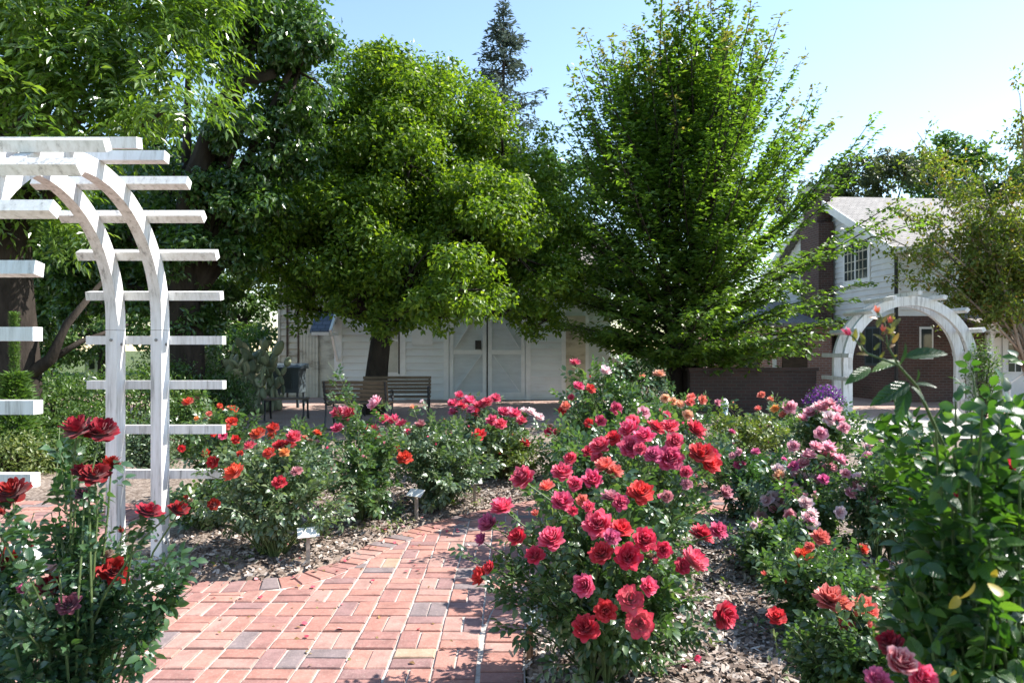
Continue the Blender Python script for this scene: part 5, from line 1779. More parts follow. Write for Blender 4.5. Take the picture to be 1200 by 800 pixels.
# bare limb showing in the oak's gap and hedge-like shrubs at left
SH = [
    ("rounded dark green shrub left of the arbor's near posts", 150, 470, 11.0, 62, 40, 'shrub', 0.06),
    ("broad green shrub at the foot of the forked trunk", 60, 468, 11.6, 60, 36, 'tree_dark', 0.06),
    ("low leafy shrub in the sun between trunk and arbor", 105, 500, 9.5, 48, 26, 'shrub', 0.05),
    ("green shrub seen between the arbor's two far posts", 195, 455, 12.5, 40, 36, 'tree_dark', 0.06),
    ("dark bush at the foot of the cactus", 262, 468, 13.2, 34, 30, 'tree_dark', 0.06),
    ("small pale shrub at the far left frame edge", 10, 500, 9.2, 36, 40, 'grass_green', 0.06),
    ("dense dark shrub behind the left path", 215, 425, 15.5, 50, 40, 'tree_dark', 0.07),
    ("pale silvery low plant beside the edging log", 128, 525, 8.8, 34, 22, 'rose_leaf_grey', 0.045),
    ("low green plant between the edging log and brick path", 70, 532, 8.4, 36, 20, 'shrub', 0.045),
    ("lime green low plant under the leftmost slats", 18, 545, 7.9, 40, 30, 'rose_leaf_lime', 0.045),
    ("low bushy plant seen between the two arbor arches", 176, 520, 8.2, 24, 26, 'rose_leaf_grey', 0.045),
    ("rounded green bush just behind the edging log", 60, 478, 10.6, 44, 34, 'shrub', 0.055),
    ("leafy green bush left of the scarlet roses", 222, 500, 9.4, 24, 34, 'shrub', 0.05),
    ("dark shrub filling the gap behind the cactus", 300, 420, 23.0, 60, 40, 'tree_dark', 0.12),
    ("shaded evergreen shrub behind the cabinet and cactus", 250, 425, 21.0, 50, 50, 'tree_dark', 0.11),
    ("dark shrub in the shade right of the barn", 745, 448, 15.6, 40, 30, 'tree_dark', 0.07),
    ("leafy flowering shrub right of the far arbor", 1153, 425, 14.6, 17, 24, 'shrub', 0.06),
]
for i, (lb, px, py, D, rw, rh, mt_, L_) in enumerate(SH):
    rg = np.random.default_rng(300 + i)
    ft = at(px, 410, D)
    ft[2] = 0.0
    X, rx, ry_, zt = ft[0], rw * D / 800, rw * D / 800 * 0.8, EYE - (py - rh - 410) * D / 800
    root = thing("garden_shrub", lb, "shrub", ft)
    c = np.array((X, D, zt * 0.52))
    n = 3600 if rw > 20 else 1800
    d = unit(rg.normal(0, 1, (n // 12, 3)) + np.array((0, 0, 0.2)))
    cl = c + d * (rg.uniform(0.3, 1, len(d)) ** 0.5)[:, None] * np.array((rx, ry_, zt * 0.5))
    st = MB()
    for q in cl[::6]:
        st.tube([ft, (ft + q) / 2 + rg.normal(0, 0.03, 3), q], [0.02, 0.012, 0.006], 4, cap=False)
    p = np.repeat(cl, 12, 0) + rg.normal(0, 0.085, (len(cl) * 12, 3))
    p[:, 2] = np.maximum(p[:, 2], 0.04)
    nr = unit(np.array((0, 0, 1.0)) + rg.normal(0, 0.5, p.shape) + np.repeat(d, 12, 0) * 0.5)
    st.build("stems", M['bark'], root, origin=ft)
    tag(MB().scatter(*LEAF_FLAT, p, frames(rg.normal(0, 1, p.shape), nr), L_ * rg.uniform(0.7, 1.4, len(p)), rg.uniform(0.02, 0.98, len(p))).build("foliage", M[mt_], root, origin=ft), kind="stuff")

# feathery spire plant at the far left
ft = at(17, 410, 8.2)
ft[2] = 0.0
sp = thing("spire_plant", "tall feathery green spire plant at the left edge behind the slats", "plant", ft)
rg = np.random.default_rng(12)
MB().tube([ft, ft + (0.02, 0, 1.1), ft + (0.03, 0, 1.95)], [0.018, 0.014, 0.006], 6).build("stem", M['stem'], sp, origin=ft)
n = 5200
hz = rg.uniform(0, 1, n) ** 0.9
a = rg.uniform(0, 6.28, n)
rr_ = np.where(hz > 0.62, 0.04, 0.34 * (1 - hz * 1.1)) * rg.uniform(0.2, 1, n)
p = ft + np.stack([np.cos(a) * rr_, np.sin(a) * rr_, hz * 1.95], -1)
tag(MB().scatter(*LEAF_LONG, p, frames(np.stack([np.cos(a), np.sin(a), np.full(n, 0.5)], -1) + rg.normal(0, 0.3, (n, 3)), rg.normal(0, 0.4, (n, 3)) + np.array((0, 0, 1))), np.where(hz > 0.62, 0.035, 0.09) * rg.uniform(0.7, 1.3, n), rg.uniform(0.02, 0.98, n)).build("foliage", M['grass_green'], sp, origin=ft), kind="stuff")

# prickly pear beside the barn
ft = at(285, 410, 16.0)
ft[2] = 0.04
cac = thing("prickly_pear", "pale grey green prickly pear cactus thicket beside the barn's left wing", "cactus", ft)
rg = np.random.default_rng(15)
padmesh = MB()
t = np.linspace(0, 2 * math.pi, 10, endpoint=False)
ring = np.stack([np.sin(t) * 0.40 * (1 + 0.15 * np.cos(t)), 0.5 - 0.5 * np.cos(t), np.zeros(10)], -1)
inr = np.stack([np.sin(t) * 0.26, 0.5 - 0.34 * np.cos(t), np.full(10, 0.08)], -1)
V = np.concatenate([ring, inr, inr * (1, 1, -1)])
Q = [(i, (i + 1) % 10, 10 + (i + 1) % 10, 10 + i) for i in range(10)] + [((i + 1) % 10, i, 20 + i, 20 + (i + 1) % 10) for i in range(10)]
T = [(10, 10 + i, 11 + i) for i in range(1, 9)] + [(20, 21 + i, 20 + i) for i in range(1, 9)]
PAD = padmesh.add(V, Q, T).mesh("pad", M['cactus'], smooth=True)
for s_ in range(58):
    base = ft + np.array((rg.uniform(-1.0, 0.8), rg.uniform(-0.5, 0.5), 0))
    p, d = base, unit(np.array((rg.normal(0, 0.2), rg.normal(0, 0.2), 1)))
    for k in range(int(rg.integers(3, 8))):
        ln = rg.uniform(0.22, 0.42)
        inst("pad", PAD, cac, p - ft, frames(d[None], rg.normal(0, 1, (1, 3)) + np.array((0.3, -0.6, 0.2)))[0], (ln * 0.72, ln, ln))
        p = p + d * ln * 0.92
        d = unit(d + rg.normal(0, 0.38, 3) + np.array((0, 0, 0.25)))

# little white house far down the left path
ft = at(113, 410, 32)
ft[2] = 0
lh = thing("garden_shed", "tiny white garden shed seen far off between left trunks", "shed", ft)
x0, x1 = ft[0] - 0.55, ft[0] + 0.55
MB().box((x0, 32, 0), (x1, 33.2, 1.25)).build("wall", M['barn_trim'], lh, origin=ft)
MB().prism([(x0 - 0.12, 1.2), (x1 + 0.12, 1.2), (ft[0], 1.75)], 31.85, 33.3, axis='y').build("roof", M['shingle'], lh, origin=ft)
for q in (-0.34, 0.08):
    MB().box((ft[0] + q, 31.97, 0.6), (ft[0] + q + 0.26, 31.999, 1.0)).build("window", M['glass'], lh, origin=ft)

# weathered edging log
MB_log = MB().tube([at(22, 512, 9.4), at(60, 510, 9.6), at(95, 507, 9.9), at(118, 505, 10.2)], [0.05, 0.06, 0.06, 0.05], 8)
ft = at(60, 510, 9.6)
tag(MB_log.build("edging_log", M['log'], smooth=True), "weathered grey log edging the planting behind the left brick path", "log")


# ================================================================== ROSES
def read(ox, oy, s, rows):
    """flower positions read off an enlargement of the photograph"""
    return [(ox + r[0] / s, oy + r[1] / s, r[2] / s, *r[3:]) for r in rows]


# --- large cherry red bush in front, right of the path
A = read(540, 400, 2.0, [
    (142, 315, 58, 'cherry', 'full'), (95, 382, 56, 'cherry', 'full'), (62, 425, 46, 'magenta', 'cup'), (130, 455, 46, 'red', 'cup'), (46, 462, 32, 'magenta', 'cup'),
    (44, 548, 46, 'red', 'cup'), (66, 528, 32, 'red', 'cup'), (172, 498, 46, 'red', 'full'), (212, 458, 62, 'cherry', 'full'), (238, 302, 52, 'cherry', 'full'), (200, 337, 40, 'coral', 'cup'), (268, 333, 38, 'cherry'),
    (308, 322, 50, 'cherry'), (238, 372, 54, 'cherry'), (175, 402, 34, 'coral', 'bud'), (335, 285, 52, 'coral', 'full'), (360, 300, 44, 'coral', 'full'), (423, 350, 62, 'red', 'full'), (350, 358, 46, 'dusty', 'full'), (376, 374, 42, 'cherry'),
    (322, 425, 70, 'cherry', 'full'), (378, 436, 52, 'red'), (355, 457, 42, 'magenta'), (432, 463, 58, 'red', 'full'), (328, 492, 58, 'red', 'flat'), (392, 503, 66, 'red', 'full'), (483, 362, 32, 'dusty', 'cup'),
    (285, 372, 30, 'coral'), (475, 487, 42, 'red', 'cup'), (552, 508, 66, 'bicolor', 'full'), (520, 525, 40, 'red'), (288, 570, 54, 'cherry', 'cup'), (442, 572, 46, 'cherry', 'cup'), (340, 630, 54, 'red', 'full'),
    (398, 602, 64, 'bicolor', 'full'), (292, 667, 64, 'red', 'full'), (420, 660, 70, 'bicolor', 'full'), (622, 640, 64, 'red', 'full'), (568, 447, 56, 'red', 'full'), (606, 440, 42, 'cherry'), (553, 742, 36, 'cherry', 'bud'), (262, 395, 26, 'red'), (300, 385, 30, 'cherry'),
])
px_bush("large bush of cherry red roses leaning over the brick path, nearest the middle", 575, 828, 545, 3.05, depth=0.5, blooms=A, bl_size=1.14, extra=[(800, 700, 2.95), (835, 690, 3.0), (815, 745, 2.9), (780, 770, 2.8), (840, 730, 3.0), (560, 655, 3.1), (575, 690, 3.0), (600, 560, 3.3), (660, 548, 3.3)], shoots=98, per=12, L=0.043, leaf='rose_leaf', seed=201, singles=300, tmpl=LEAF_MID, low=0.06, group="rose bushes")
B = read(540, 400, 2.0, [
    (392, 202, 46, 'cherry'), (428, 217, 46, 'cherry'), (462, 195, 42, 'red'), (490, 193, 40, 'cherry'), (555, 203, 48, 'red'), (325, 240, 46, 'cherry'), (355, 222, 38, 'red'), (398, 243, 50, 'cherry'),
    (452, 262, 40, 'magenta'), (502, 232, 40, 'cherry'), (492, 270, 58, 'cherry', 'full'), (564, 260, 56, 'red', 'full'), (588, 282, 50, 'red'), (528, 305, 30, 'cherry'), (318, 268, 30, 'cherry'), (530, 332, 26, 'dusty'), (622, 352, 30, 'dusty', 'cup'),
    (402, 188, 34, 'cherry'), (590, 262, 34, 'red'), (420, 250, 30, 'cherry')])
px_bush("tall red rose bush directly behind the large cherry red one", 688, 835, 490, 4.3, depth=0.5, blooms=B, shoots=60, per=11, L=0.046, leaf='rose_leaf', seed=202, group="rose bushes")
px_bush("cherry rose bush at the path's inner bend, mostly hidden by the two red bushes", 632, 800, 488, 5.05, depth=0.55, blooms=[(668, 536, 15, 'cherry'), (655, 552, 16, 'cherry'), (690, 528, 15, 'red'), (840, 540, 12, 'dusty'), (815, 560, 12, 'cherry')], shoots=120, per=13, L=0.05, leaf='rose_leaf', seed=243, bl_far=True, group="rose bushes", low=0.08,
        extra=[(655, 560, 4.7), (662, 590, 4.6), (680, 545, 4.7), (650, 610, 4.6), (668, 625, 4.5)])
Cb = read(540, 400, 2.0, [
    (268, 48, 26, 'cherry'), (277, 102, 26, 'cherry'), (305, 108, 24, 'red'), (365, 155, 28, 'cherry'), (430, 165, 30, 'pink'), (245, 150, 22, 'coral'), (328, 185, 26, 'cherry'), (205, 210, 20, 'red'), (485, 170, 20, 'cherry'), (238, 160, 20, 'red'), (340, 66, 26, 'palepink'), (300, 190, 20, 'red'), (258, 130, 16, 'cherry')])
px_bush("tall leggy rose bush with sparse cherry flowers in front of the barn doors", 640, 785, 425, 6.3, depth=0.6, blooms=Cb, shoots=86, per=10, L=0.058, leaf='rose_leaf', seed=203, bl_far=True, group="rose bushes", low=0.1,
        extra=[(668, 415, 6.3), (732, 412, 6.2), (655, 432, 6.2), (700, 428, 6.4), (755, 430, 6.3)])
D_ = read(540, 400, 2.0, [(465, 73, 27, 'peach', 'full'), (478, 132, 22, 'peach'), (497, 139, 22, 'peach'), (515, 145, 20, 'peach'), (540, 128, 20, 'coral'), (537, 141, 22, 'coral'), (568, 136, 22, 'coral'), (532, 171, 24, 'peach'), (603, 143, 16, 'dusty'), (425, 78, 14, 'peach')])
px_bush("peach and coral rose bush behind the tall leggy one", 745, 850, 452, 8.2, depth=0.7, blooms=D_, shoots=46, per=9, L=0.06, leaf='rose_leaf', seed=204, bl_far=True, group="rose bushes")

# --- left bed, from the arbor along the path
G1 = read(150, 400, 2.0, [(140, 140, 26, 'scarlet'), (245, 158, 24, 'scarlet'), (243, 187, 26, 'scarlet'), (222, 220, 20, 'cherry'), (252, 228, 20, 'scarlet'), (182, 260, 18, 'scarlet'), (190, 168, 14, 'coral'), (232, 200, 16, 'coral'), (165, 205, 14, 'coral'), (125, 250, 16, 'scarlet'), (200, 215, 14, 'scarlet'), (215, 150, 13, 'scarlet'), (160, 180, 12, 'orange')])
px_bush("scarlet rose bush immediately behind the arbor's far slats", 215, 310, 462, 6.6, depth=0.6, blooms=G1, shoots=60, per=10, L=0.055, leaf='rose_leaf', seed=205, bl_far=True, group="rose bushes")
G2 = read(150, 400, 2.0, [(283, 240, 26, 'cherry'), (303, 213, 34, 'scarlet'), (300, 222, 26, 'cherry'), (340, 202, 28, 'scarlet'), (352, 238, 34, 'red'), (375, 240, 36, 'red'), (330, 260, 28, 'scarlet', 'full'), (388, 222, 34, 'cherry'), (197, 282, 28, 'scarlet'), (245, 303, 44, 'scarlet', 'full'), (355, 328, 30, 'red'), (200, 380, 26, 'crimson'), (395, 300, 26, 'dusty'), (262, 262, 16, 'scarlet'), (415, 225, 14, 'coral'), (366, 258, 24, 'orange')])
px_bush("broad scarlet rose bush with bare feet on the mulch nearest the first plant marker", 228, 412, 518, 4.9, depth=0.5, blooms=G2, shoots=96, per=12, L=0.045, leaf='rose_leaf_grey', seed=206, group="rose bushes", lean=(0, 0.1), low=0.2)
px_bush("rose bush in plain dark leaf between the arbor posts and the scarlet roses", 208, 285, 560, 5.6, depth=0.45, blooms=[(235, 632, 12, 'crimson')], shoots=40, per=10, L=0.05, leaf='rose_leaf', seed=207, bl_far=True, group="rose bushes")
F1 = read(150, 400, 2.0, [(490, 165, 30, 'cherry'), (515, 168, 36, 'cherry'), (490, 200, 28, 'cherry'), (505, 160, 26, 'dusty'), (440, 235, 16, 'dusty'), (478, 290, 14, 'dusty')])
px_bush("rose bush with dusty cherry heads and one tall bare shoot before the barn", 374, 486, 486, 5.85, depth=0.55, blooms=F1, shoots=74, per=11, L=0.05, leaf='rose_leaf', seed=208, bl_far=True, group="rose bushes", low=0.08,
        extra=[(384, 424, 5.85), (383, 440, 5.85), (386, 455, 5.85), (382, 470, 5.8)])
F2 = read(150, 400, 2.0, [(576, 143, 36, 'pink', 'full'), (565, 205, 38, 'cherry', 'flat'), (600, 178, 26, 'cherry'), (622, 182, 28, 'cherry'), (640, 190, 26, 'cherry'), (583, 228, 32, 'cherry'), (600, 240, 26, 'red'), (648, 270, 34, 'scarlet', 'full'), (630, 250, 18, 'scarlet'), (685, 192, 26, 'dusty'), (688, 140, 12, 'palepink'), (666, 152, 12, 'peach'), (545, 205, 24, 'cherry')])
px_bush("pale leaved rose bush with cherry blooms behind the second plant marker", 458, 582, 500, 6.45, depth=0.6, blooms=F2, shoots=84, per=11, L=0.054, leaf='rose_leaf_grey', seed=209, bl_far=True, group="rose bushes", low=0.12)
Eb = read(500, 330, 2.61, [(100, 345, 34, 'cherry'), (80, 368, 34, 'cherry'), (130, 360, 38, 'cherry'), (160, 375, 36, 'cherry'), (185, 365, 34, 'cherry'), (210, 352, 34, 'cherry'), (80, 395, 32, 'magenta'), (150, 395, 34, 'cherry'), (235, 395, 34, 'cherry'), (270, 400, 38, 'cherry'), (300, 395, 32, 'palepink'), (322, 397, 34, 'palepink'), (200, 420, 36, 'cherry'), (226, 430, 36, 'cherry'), (160, 465, 42, 'red'), (290, 422, 32, 'cherry'), (345, 412, 28, 'palepink'), (105, 372, 34, 'cherry'), (118, 385, 28, 'cherry'), (135, 388, 26, 'magenta'), (255, 392, 26, 'pink'), (70, 470, 30, 'magenta')])
px_bush("rose bush crowded with cherry pink heads in front of the barn doors' foot", 520, 645, 480, 7.9, depth=0.75, blooms=Eb, shoots=76, per=11, L=0.064, leaf='rose_leaf_grey', seed=210, bl_far=True, group="rose bushes")
px_bush("low lime green bush behind the third plant marker", 560, 650, 512, 7.7, depth=0.6, blooms=[(616, 517, 11, 'red')], shoots=66, per=11, L=0.048, leaf='rose_leaf_lime', seed=211, bl_far=True, group="rose bushes")
px_bush("dark leafy rose bush across the path's bend, behind the large red one", 640, 715, 500, 7.6, depth=0.6, blooms=[(652, 505, 10, 'cherry'), (690, 500, 10, 'coral')], shoots=60, per=10, L=0.058, leaf='rose_leaf', seed=212, bl_far=True, group="rose bushes")
px_bush("low rose bush in pale leaf behind the pale leaved cherry one", 452, 540, 498, 9.3, depth=0.8, blooms=[(478, 505, 10, 'cherry'), (505, 512, 9, 'cherry')], shoots=54, per=10, L=0.066, leaf='rose_leaf_grey', seed=213, bl_far=True, group="rose bushes")
px_bush("low scarlet rose bush behind the broad scarlet one", 300, 395, 500, 7.6, depth=0.7, blooms=[(318, 508, 11, 'scarlet'), (352, 512, 11, 'coral'), (372, 506, 10, 'scarlet'), (335, 520, 10, 'cherry')], shoots=56, per=10, L=0.06, leaf='rose_leaf', seed=214, bl_far=True, group="rose bushes")

# --- dark red roses, lower left
H = read(0, 430, 2.163, [
    (196, 150, 84, 'crimson', 'full'), (256, 156, 88, 'crimson', 'full'), (282, 243, 62, 'crimson', 'full'), (240, 265, 78, 'crimson', 'flat'), (203, 262, 48, 'crimson', 'cup'), (135, 550, 88, 'crimson', 'full'), (290, 512, 82, 'crimson', 'flat'),
    (172, 597, 62, 'wilted', 'flat'), (62, 560, 40, 'magenta', 'cup'), (380, 357, 72, 'crimson', 'flat'), (455, 357, 56, 'crimson', 'cup'), (412, 643, 30, 'crimson', 'bud'), (213, 318, 46, 'wilted', 'full'), (472, 330, 26, 'crimson', 'bud')])
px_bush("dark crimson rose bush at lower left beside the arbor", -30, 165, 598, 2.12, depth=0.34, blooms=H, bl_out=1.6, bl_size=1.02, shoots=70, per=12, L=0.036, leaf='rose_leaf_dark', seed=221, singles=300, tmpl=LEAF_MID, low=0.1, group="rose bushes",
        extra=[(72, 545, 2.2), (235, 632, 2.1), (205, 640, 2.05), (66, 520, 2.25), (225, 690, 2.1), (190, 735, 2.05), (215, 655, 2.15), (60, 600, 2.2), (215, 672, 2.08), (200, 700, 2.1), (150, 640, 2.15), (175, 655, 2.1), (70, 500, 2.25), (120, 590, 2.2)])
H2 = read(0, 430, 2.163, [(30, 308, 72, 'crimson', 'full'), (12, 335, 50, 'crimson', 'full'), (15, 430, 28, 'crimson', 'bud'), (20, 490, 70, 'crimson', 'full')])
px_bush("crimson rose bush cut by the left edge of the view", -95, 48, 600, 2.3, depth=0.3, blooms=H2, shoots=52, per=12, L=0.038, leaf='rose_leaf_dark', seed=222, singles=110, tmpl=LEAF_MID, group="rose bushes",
        extra=[(20, 580, 2.3), (40, 600, 2.3), (10, 620, 2.3)])

# --- pink roses to the right
L1 = read(780, 440, 3.08, [(520, 130, 42, 'pink'), (545, 118, 42, 'palepink'), (565, 108, 46, 'pink'), (590, 95, 40, 'pink'), (612, 120, 42, 'pink'), (600, 150, 48, 'palepink'), (625, 155, 34, 'pink'), (447, 112, 42, 'pink'), (645, 186, 36, 'pink'), (562, 208, 42, 'pink'), (495, 150, 34, 'pink'), (560, 130, 36, 'palepink'), (422, 138, 24, 'coral'), (345, 68, 24, 'coral'), (393, 117, 28, 'orange')])
px_bush("light pink rose bush in front of the far arbor's left post", 918, 1012, 478, 7.2, depth=0.6, blooms=L1, bl_size=1.45, shoots=64, per=11, L=0.056, leaf='rose_leaf', seed=231, bl_far=True, group="rose bushes")
L2 = read(780, 440, 3.08, [(518, 280, 44, 'pink'), (545, 250, 38, 'pink'), (570, 262, 34, 'pink'), (592, 253, 44, 'pink'), (610, 290, 36, 'pink'), (635, 298, 42, 'pink'), (480, 320, 36, 'magenta'), (462, 325, 32, 'magenta'), (500, 312, 34, 'pink'), (560, 330, 32, 'pink'), (407, 357, 36, 'peach'), (495, 362, 42, 'palepink'), (525, 372, 44, 'palepink'), (548, 385, 44, 'dusty'), (572, 372, 34, 'magenta'), (435, 395, 46, 'palepink'), (470, 415, 48, 'pink'), (495, 438, 34, 'pink'), (360, 448, 44, 'palepink'), (385, 440, 46, 'palepink'), (412, 452, 44, 'palepink'), (395, 470, 40, 'pink'), (428, 470, 36, 'palepink'), (470, 350, 34, 'palepink'), (505, 395, 30, 'dusty'), (465, 362, 26, 'dusty')])
L2 += [(918, 572, 13, 'pink'), (945, 588, 14, 'palepink'), (962, 560, 13, 'pink'), (892, 602, 12, 'palepink'), (975, 546, 13, 'pink'), (985, 600, 12, 'palepink'), (926, 604, 13, 'pink'), (952, 612, 13, 'palepink'), (998, 576, 12, 'pink'), (930, 522, 12, 'pink'), (912, 548, 12, 'palepink'), (968, 530, 13, 'pink')]
px_bush("mid pink rose bush massed with clustered heads below the light pink one", 888, 1000, 545, 5.2, depth=0.5, blooms=L2, bl_size=1.45, bl_out=1.35, shoots=80, per=12, L=0.05, leaf='rose_leaf', seed=232, bl_far=True, group="rose bushes")
L3 = read(780, 440, 3.08, [(335, 525, 34, 'palepink'), (318, 538, 24, 'palepink'), (510, 510, 42, 'palepink'), (530, 492, 36, 'palepink'), (496, 522, 30, 'palepink'), (525, 520, 34, 'pink'), (450, 590, 16, 'palepink'), (355, 650, 16, 'palepink'), (360, 548, 26, 'palepink')])
px_bush("blush white rose bush between the mulch and the clustered pinks", 858, 962, 612, 4.5, depth=0.42, blooms=L3, bl_size=1.4, bl_out=1.35, shoots=70, per=12, L=0.044, leaf='rose_leaf', seed=233, group="rose bushes", bl_far=True)
L4 = read(780, 440, 3.08, [(690, 395, 36, 'pink'), (712, 400, 36, 'palepink'), (737, 400, 32, 'pink'), (740, 455, 44, 'pink'), (650, 350, 32, 'pink'), (725, 285, 28, 'pink'), (690, 360, 26, 'palepink'), (735, 245, 24, 'palepink'), (772, 228, 24, 'palepink'), (760, 440, 26, 'palepink')])
px_bush("loose pink rose bush behind the large foreground leaves", 985, 1085, 520, 4.8, depth=0.45, blooms=L4, bl_size=1.4, shoots=74, per=12, L=0.046, leaf='rose_leaf', seed=234, group="rose bushes", bl_far=True)
Mb = read(780, 440, 3.08, [(562, 578, 62, 'coral', 'full'), (498, 640, 56, 'scarlet', 'full'), (715, 625, 42, 'scarlet', 'cup'), (355, 713, 34, 'coral', 'bud'), (612, 628, 18, 'red', 'bud'), (520, 615, 34, 'coral', 'cup')])
px_bush("coral rose bush beside the bare mulch, right of the middle", 880, 1050, 640, 3.6, depth=0.42, blooms=Mb, shoots=84, per=13, L=0.042, leaf='rose_leaf', seed=235, group="rose bushes", low=0.08)
Nb = read(840, 430, 2.16, [(290, 580, 74, 'coral', 'full'), (318, 592, 44, 'coral', 'flat'), (372, 605, 58, 'coral', 'cup'), (392, 622, 34, 'coral', 'cup'), (325, 645, 50, 'coral', 'flat'), (152, 628, 46, 'red', 'full'), (475, 688, 22, 'pink', 'bud')])
px_bush("low coral and pink rose bush nearest the bottom right mulch", 925, 1085, 700, 2.65, depth=0.36, blooms=Nb, shoots=76, per=13, L=0.040, leaf='rose_leaf', seed=236, singles=160, group="rose bushes", low=0.05)
K1 = read(780, 440, 3.08, [(262, 275, 30, 'pink'), (240, 288, 26, 'pink'), (262, 320, 34, 'magenta'), (325, 271, 30, 'magenta'), (222, 422, 40, 'dusty'), (280, 315, 20, 'magenta'), (430, 300, 20, 'magenta')])
px_bush("dark leaved bush with a few magenta flowers left of the clustered pinks", 842, 930, 530, 5.9, depth=0.5, blooms=K1, shoots=70, per=11, L=0.05, leaf='rose_leaf_dark', seed=237, bl_far=True, group="rose bushes")
px_bush("yellowish leaved rose bush in the sun before the low garden wall", 828, 925, 482, 8.6, depth=0.8, blooms=[(846, 470, 6, 'dusty')], shoots=70, per=11, L=0.058, leaf='rose_leaf_lime', seed=238, bl_far=True, group="rose bushes")
px_bush("sparse pale leaved bush across the mulch behind the tall red roses", 800, 875, 512, 7.4, depth=0.6, blooms=[(858, 505, 9, 'magenta')], shoots=48, per=9, L=0.05, leaf='rose_leaf_grey', seed=239, bl_far=True, group="rose bushes")
px_bush("rose bush with small white flowers beside the pale walk", 1010, 1085, 500, 7.6, depth=0.6, blooms=[(1030, 512, 8, 'palepink'), (1052, 520, 8, 'palepink'), (1018, 522, 9, 'pink'), (1068, 512, 7, 'palepink')], shoots=56, per=10, L=0.056, leaf='rose_leaf_grey', seed=240, bl_far=True, group="rose bushes")
px_bush("rose bush in dark leaf behind the peach roses at the garden wall", 700, 770, 462, 10.2, depth=0.9, blooms=[(725, 470, 8, 'cherry'), (742, 466, 8, 'coral')], shoots=54, per=10, L=0.07, leaf='rose_leaf', seed=241, bl_far=True, group="rose bushes")
px_bush("rose bush with small coral heads before the garden wall's right end", 870, 950, 468, 10.0, depth=0.9, blooms=[(903, 467, 8, 'coral'), (888, 478, 8, 'coral'), (925, 475, 8, 'pink')], shoots=56, per=10, L=0.066, leaf='rose_leaf_grey', seed=242, bl_far=True, group="rose bushes")

# purple flowering bush by the far arbor
ft = at(966, 410, 11.2)
ft[2] = 0.0
pb = thing("purple_bush", "purple flowered bush at the foot of the far arbor's left post", "flowering bush", ft)
rg = np.random.default_rng(50)
n = 2400
d = unit(rg.normal(0, 1, (n, 3)))
p = ft + np.array((0, 0, 0.52)) + d * (rg.uniform(0.2, 1, n) ** 0.5)[:, None] * np.array((0.36, 0.3, 0.44))
st = MB()
for q in p[::60]:
    st.tube([ft, (ft + q) / 2, q], [0.01, 0.008, 0.004], 4, cap=False)
st.build("stems", M['stem'], pb, origin=ft)
fl = (p[:, 2] > 0.62) & (rg.uniform(0, 1, n) < 0.75)
F = frames(rg.normal(0, 1, (n, 3)), d + rg.normal(0, 0.5, (n, 3)) + np.array((0, 0, 0.4)))
tag(MB().scatter(*LEAF_LOW, p[~fl], F[~fl], 0.05 * rg.uniform(0.7, 1.3, (~fl).sum()), rg.uniform(0.02, 0.98, (~fl).sum())).build("foliage", M['rose_leaf_dark'], pb, origin=ft), kind="stuff")
tag(MB().scatter(*LEAF_LOW, p[fl], F[fl], 0.05 * rg.uniform(0.7, 1.3, fl.sum()), rg.uniform(0.02, 0.98, fl.sum())).build("blossoms", M['purple_flower'], pb, origin=ft), kind="stuff")

# --- big leaved bush close to the camera at the right edge
rgI = np.random.default_rng(90)
fI = np.array((0.98, 1.38, 0.02))
bI = thing("rose_bush", "close large leaved rose bush filling the right foreground with one tall budded shoot", "rose bush", fI, 0, "rose bushes")
stI = MB()
LP, LO = [], []
tips = []
for (px, py, dd) in [(1075, 520, 1.3), (1120, 470, 1.25), (1180, 480, 1.3), (1150, 560, 1.15), (1085, 590, 1.25), (1060, 640, 1.3), (1130, 640, 1.1), (1190, 620, 1.15), (1100, 720, 1.15), (1170, 740, 1.05), (1215, 540, 1.3), (1230, 680, 1.2), (1210, 470, 1.4),
                     (1060, 740, 1.2), (1145, 500, 1.4), (1195, 545, 1.1), (1095, 545, 1.45), (1160, 690, 1.25), (1110, 600, 1.4), (1210, 740, 1.3), (1130, 790, 1.2), (1080, 680, 1.4), (1185, 800, 1.2), (1240, 600, 1.4), (1160, 460, 1.55), (1105, 500, 1.55), (1065, 560, 1.5), (1180, 580, 1.5),
                     (1200, 660, 1.45), (1250, 780, 1.2), (1055, 600, 1.45), (1140, 440, 1.5), (1205, 430, 1.6), (1075, 770, 1.35), (1050, 690, 1.45), (1150, 620, 1.5)]:
    tips.append(at(px, py, dd + 0.08))
for k in range(70):
    tips.append(at(rgI.uniform(1035, 1240), 450 + 360 * rgI.uniform(0, 1) ** 0.8, rgI.uniform(1.1, 1.75)))
for k, e in enumerate(tips):
    a = k * 2.4
    b0 = fI + np.array((math.cos(a) * 0.07, math.sin(a) * 0.07, -0.02))
    hx = e - b0
    m1 = b0 + np.array((hx[0] * 0.3, hx[1] * 0.3, hx[2] * 0.6))
    t = np.linspace(0, 1, 8)[:, None]
    pts = (1 - t) ** 2 * b0 + 2 * t * (1 - t) * m1 + t ** 2 * e
    stI.tube(pts, np.linspace(0.007, 0.002, 8), 6, cap=False)
    tt = rgI.uniform(0.3, 1.0, 24)[:, None]
    LP.append((1 - tt) ** 2 * b0 + 2 * tt * (1 - tt) * m1 + tt ** 2 * e)
    LO.append(np.repeat((unit(e - np.array((fI[0], fI[1], 0.6))) + np.array((-0.2, -0.35, 0.1)))[None], 24, 0) + rgI.normal(0, 0.4, (24, 3)))
